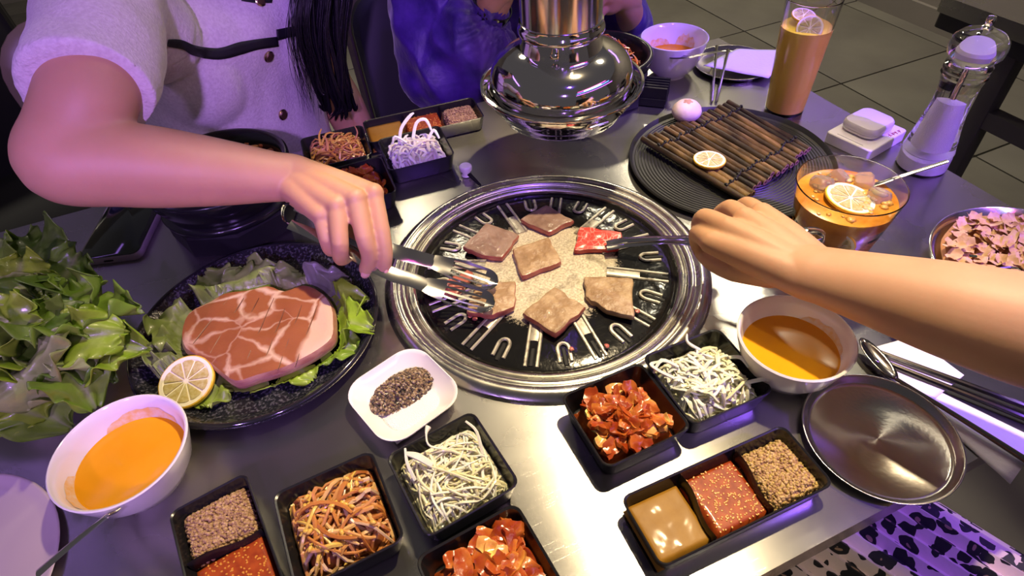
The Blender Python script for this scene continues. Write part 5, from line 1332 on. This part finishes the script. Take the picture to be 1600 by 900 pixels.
ell(m, [(vc + V((0, 0, -.27)), .19, .13), (vc + V((0, 0, -.08)), .155, .115), (vc + V((0, 0, .15)), .168, .118), (vc + V((0, 0, .24)), .165, .085), (vc + V((0, 0, .29)), .1, .062)], vl, 36)
m.limb([S1, S1.lerp(E1, .5), E1, E1.lerp(C1, .45), E1.lerp(C1, .85), C1], [.07, .076, .072, .07, .06, .03], 20)
m.limb([S2, S2.lerp(E2, .5), E2, E2.lerp(C2, .5), C2], [.07, .072, .062, .058, .028], 20)
def wr2(co):
    q = co + vo.location
    d = (q - C1).length
    return .012 * mnoise.noise(V((q.x * 11, q.y * 11, q.z * 9))) + .026 * (.5 - abs(mnoise.noise(V((q.x * 19 + q.z * 7, q.y * 14, q.z * 5 - q.x * 6))))) + .006 * mnoise.noise(V((q.x * 30, q.y * 8 , q.z * 24))) + .004 * max(0, 1 - d / .09) * math.sin(26 * math.atan2(q.z - C1.z, q.x - C1.x))
fuse('blouse', m, VELV, vo, .0042, 3, .5, wr2)
m = MB(); ax_ = (H1 - C1).normalized(); m.lathe([(.0305, -.008), (.0325, -.008), (.0335, 0), (.0325, .008), (.0305, .008), (.0305, -.008)], 32, C1 + ax_ * .012, ax_)
single('bangle', m, mat('bangle_black', (.01, .01, .01), .12, coat=.6), 'glossy black and silver bangle on the velvet cuff', 'bangle', C1, world=True)
m = MB(); m.ball(h2[0] + V((0, .025, .04)), (.082, .09, .085), 20, 12)
random.seed(5)
for i in range(70):
    a = rnd(-1.2, 1.2); q = h2[0] + V((.08 * math.sin(a), .03 + .06 * math.cos(a), .03)); m.tube(spline([q, q + V((0, .01, -.12)), q + V((rnd(-.01, .01), .03, -.26))], None, 4), .008, 5)
wpart('hair', m, HAIR, vo, 0)
m = MB()
ell(m, [(vc + V((0, 0, -.31)), .18, .12), (vc + V((0, 0, -.2)), .185, .125), (vc + V((0, 0, -.1)), .15, .1)], vl)
for k in (-1, 1):
    hp = vc + vl * k * .085 + V((0, 0, -.26)); kn = hp + vf * .4; ft = kn + V((0, 0, -.4))
    m.limb([hp, kn], [.095, .066]); m.limb([kn, ft], [.066, .05])
fuse('trousers', m, SKIRT1, vo, .008, 3)

# --- the person at the right whose bare arm crosses the table
rc = V((.215, -.79, TZ)); rf = V((-.36, .93, 0)).normalized(); rl = V((.93, .36, 0)).normalized()
ro = thing('person', 'person in leopard print skirt reaching in from the right with slim tongs', 'person', V((rc.x, rc.y, 0)))
m = MB()
W_ = P(1262, 424, .1); EL = P(1740, 552, .132); SH = V((.365, -.69, TZ + .225))
m.limb([SH, SH.lerp(EL, .5), EL], [.05, .047, .042], 16)
m.limb([EL, EL.lerp(W_, .2), EL.lerp(W_, .45), EL.lerp(W_, .75), EL.lerp(W_, .92), W_, W_.lerp(P(1150, 349, .105), .4) - V((0, 0, .004))], [(.042, .042), (.044, .043), (.041, .039), (.0335, .03), (.0295, .0245), (.0285, .023), (.029, .017)], 16)
MC = [P(1112, 379, .097), P(1136, 356, .106), P(1163, 341, .107), P(1190, 334, .1)]
for q, k in zip(MC, (1.2, .4, -.4, -1.2)):
    w0 = W_ + (MC[0] - MC[3]).normalized() * k * .0092
    m.limb([w0, w0.lerp(q, .55) + V((0, 0, .001)), q], [.0185, .0155, .0115], 12); m.ball(q, .0118)
for qa, qb in zip(MC, MC[1:]):
    q = (qa + qb) / 2 - V((0, 0, .002)); m.limb([W_, W_.lerp(q, .55), W_.lerp(q, .92)], [.017, .0145, .0105], 12)
m.ball(W_.lerp((MC[1] + MC[2]) / 2, .5) - V((0, 0, .012)), (.028, .028, .017), 14, 8)
FG = [[MC[0], P(1092, 365, .084), P(1093, 384, .064), P(1106, 392, .054)],
      [MC[1], P(1101, 341, .098), P(1094, 360, .074), P(1104, 374, .06)],
      [MC[2], P(1140, 326, .094), P(1120, 342, .07), P(1124, 360, .056)],
      [MC[3], P(1166, 320, .088), P(1146, 338, .066), P(1148, 356, .054)]]
for fg, r in zip(FG, (.0096, .0099, .0094, .0086)): finger(m, fg, r * 1.1, r * .85)
TH = [W_.lerp(MC[0], .3) - V((0, 0, .014)), P(1150, 420, .072), P(1117, 408, .06), P(1098, 394, .053)]
finger(m, TH, .015, .0095)
ra = fuse('arm', m, SKIN, ro, .0017, 9, .5)
m = MB(); nk = rc + V((0, 0, .31))
ell(m, [(rc + V((0, 0, -.3)), .17, .11), (rc + V((0, 0, -.08)), .13, .09), (rc + V((0, 0, .15)), .15, .1), (rc + V((0, 0, .235)), .15, .07), (rc + V((0, 0, .29)), .08, .05), (nk, .045, .045)], rl)
h3 = head(m, nk, (0, 0, 1), (-.45, .9, -.3))
s3 = rc - rl * .15 + V((0, 0, .235)); e3 = rc - rl * .2 + V((0, 0, -.03)); w3 = rc - rl * .12 + rf * .12 + V((0, 0, -.15))
m.limb([s3, e3], [.046, .037]); m.limb([e3, w3], [.037, .024])
for k in range(4): finger(m, [w3, w3 + rf * .05 + rl * (.018 * k - .027), w3 + rf * .085 + rl * (.018 * k - .027) + V((0, 0, -.01))], .012, .008)
finger(m, [w3, w3 + rl * .04 + rf * .03], .012, .009)
m.limb([SH, rc + V((0, 0, .2))], [.05, .06])
for k in (-1, 1):
    hp = rc + rl * k * .09 + V((0, 0, -.26)); kn = hp + rf * .4; ft = kn + V((0, 0, -.42))
    m.limb([hp, kn], [.085, .055]); m.limb([kn, ft], [.055, .034]); m.limb([ft, ft + rf * .14 + V((0, 0, -.02))], [.034, .025])
rb = fuse('body', m, SKIN, ro, .006, 4); merge(rb, ra)
nail(TH[3], TH[2], V((-.5, -.5, .3)), .0085, REDNAIL, ro)
face_parts(*h3, ro)
m = MB(); m.ball(h3[0] + V((0, -.025, .04)), (.082, .09, .085), 20, 12); wpart('hair', m, HAIR, ro, 0)
m = MB()
ell(m, [(rc + V((0, 0, -.22)), .175, .12), (rc + V((0, 0, -.08)), .142, .1), (rc + V((0, 0, .15)), .162, .11), (rc + V((0, 0, .24)), .158, .08), (rc + V((0, 0, .29)), .09, .058)], rl, 32)
m.limb([SH + (rc + V((0, 0, .2)) - SH) * .3, SH, SH.lerp(EL, .25)], [.06, .062, .058]); m.limb([s3, s3.lerp(e3, .35)], [.06, .056])
fuse('top', m, mat('dark_knit', (.03, .03, .035), .8), ro, .006, 4)
def leopard():
    m = mat('leopard_print', (.74, .6, .55), .6, bump=(200, .2))
    nt = m.node_tree; N = nt.nodes; L = nt.links; b = N['Principled BSDF']; tc = N.new('ShaderNodeTexCoord')
    n = N.new('ShaderNodeTexNoise'); n.inputs['Scale'].default_value = 38; L.new(tc.outputs['Object'], n.inputs['Vector'])
    ad = N.new('ShaderNodeVectorMath'); ad.operation = 'MULTIPLY_ADD'; ad.inputs[1].default_value = (.022, .022, .022); L.new(n.outputs['Color'], ad.inputs[0]); L.new(tc.outputs['Object'], ad.inputs[2])
    v = N.new('ShaderNodeTexVoronoi'); v.inputs['Scale'].default_value = 56; L.new(ad.outputs[0], v.inputs['Vector'])
    rp = N.new('ShaderNodeValToRGB'); rp.color_ramp.interpolation = 'CONSTANT'
    e = rp.color_ramp.elements; e[0].position = 0; e[0].color = (.34, .22, .14, 1); e[1].position = .17; e[1].color = (.008, .008, .01, 1)
    q = rp.color_ramp.elements.new(.5); q.color = (.74, .6, .55, 1)
    n2 = N.new('ShaderNodeTexNoise'); n2.inputs['Scale'].default_value = 60; L.new(tc.outputs['Object'], n2.inputs['Vector'])
    a = N.new('ShaderNodeMath'); a.operation = 'MULTIPLY_ADD'; a.inputs[1].default_value = .5; a.inputs[2].default_value = -.22; L.new(n2.outputs[0], a.inputs[0])
    a2 = N.new('ShaderNodeMath'); a2.operation = 'ADD'; L.new(a.outputs[0], a2.inputs[0]); L.new(v.outputs['Distance'], a2.inputs[1])
    L.new(a2.outputs[0], rp.inputs[0]); L.new(rp.outputs[0], b.inputs['Base Color'])
    return m
m = MB()   # pleated skirt over the lap, hanging at the knees
def lap(u, v):
    x = (u - .5) * .52 + .035; s_ = v * .82
    if s_ < .5: y, z = s_, -.155 - .02 * s_ / .5
    else: y, z = .5 + .04 * math.sin(min(1, (s_ - .5) / .06) * PI / 2), -.175 - (s_ - .5) * 1.15
    z -= .18 * max(0, abs(u - .5) * 2 - .62) ** 1.2 * 2
    tri = abs((u * 30) % 1 * 2 - 1)
    p = rc + rl * x * (1 + .1 * v) + rf * (y - .02)
    return V((p.x, p.y, TZ + z + .009 * tri)) + rf * (.009 * tri if s_ > .5 else 0)
m.grid(lap, 241, 40)
o = wpart('skirt', m, leopard(), ro, 50); md = o.modifiers.new('t', 'SOLIDIFY'); md.thickness = .002

# ------------------------------------------------------------------ chairs and the neighbouring table
def chair(label, x, y, rot, pad, fr, top=.86, wdt=.44, hgt=.42):
    t = thing('dining_chair', label, 'chair', (x, y, 0), rot)
    m = MB(); m.rr([(wdt - .02, .40, .40, .05), (wdt, .42, .42, .06), (wdt, .42, .45, .06), (wdt - .03, .39, .465, .05)], 5); part('seat', m, pad, t)
    zc = top - hgt / 2
    def slabv(w_, h_, d0, d1, y_, r): 
        m = MB(); m.rr([(w_ - .02, h_ - .02, d0, r), (w_, h_, d0 + .012, r), (w_, h_, d1 - .012, r), (w_ - .02, h_ - .02, d1, r)], 6)
        m.v = [V((p.x, -p.z + y_ + .12 * p.y, p.y + zc)) for p in m.v]; return m
    part('back_shell', slabv(wdt + .03, hgt + .03, -.035, -.012, .215, .09), fr, t)
    part('backrest', slabv(wdt, hgt, -.012, .03, .215, .08), pad, t)
    for sx in (-1, 1):
        for y_ in (-.17, .18):
            m = MB(); m.tube([V((sx * (wdt / 2 - .04), y_ * .9, .41)), V((sx * (wdt / 2 - .02), y_, 0))], [.016, .011], 8); part('leg', m, DARKMET, t)
    return t
# local frame: the sitter looks to -y
chair('navy padded chair with beige shell behind the woman in cream', -.30, .60, math.radians(24), NAVY, BEIGEFR, .885, .46, .5)
chair('charcoal padded chair behind the person in violet velvet', .215, .745, math.radians(2), CHARC, BEIGEFR, .775, .46, .42)
chair('dark chair standing empty in the far left background', -.83, 1.02, math.radians(30), BLACKMATT, DARKMET, .9, .46, .5)
chair('dark chair beside the neighbouring table at the right edge', 2.2, -.2, math.radians(-90), BLACKMATT, DARKMET, .9, .46, .5)
chair('dark chair of the person in the leopard skirt', .24, -.86, math.radians(201), BLACKMATT, DARKMET, .78, .42, .3)
t = thing('neighbour_table', 'neighbouring steel table with black frame in the upper right corner', 'table', (1.5, -.3, 0))
m = MB(); m.rr([(.92, 1.3, .72, .01), (.92, 1.3, .75, .01)], 3); part('tabletop', m, TABLEST, t)
m = MB(); m.rr([(.91, 1.29, .69, .01), (.91, 1.29, .7195, .01)], 3); part('apron', m, DARKMET, t)
GREYMET = mat('grey_frame', (.1, .095, .09), .45)
for sx in (-.42, .42):
    for sy in (-.48, .49):
        m = MB(); m.rr([(.036, .036, 0, .004), (.036, .036, .69, .004)], 2, c=(sx, sy)); part('leg', m, GREYMET, t)
    m = MB(); m.box((sx, 0, .555), (.03, .95, .035)); part('side_rail', m, GREYMET, t)

bpy.data.scenes.remove(TMP)
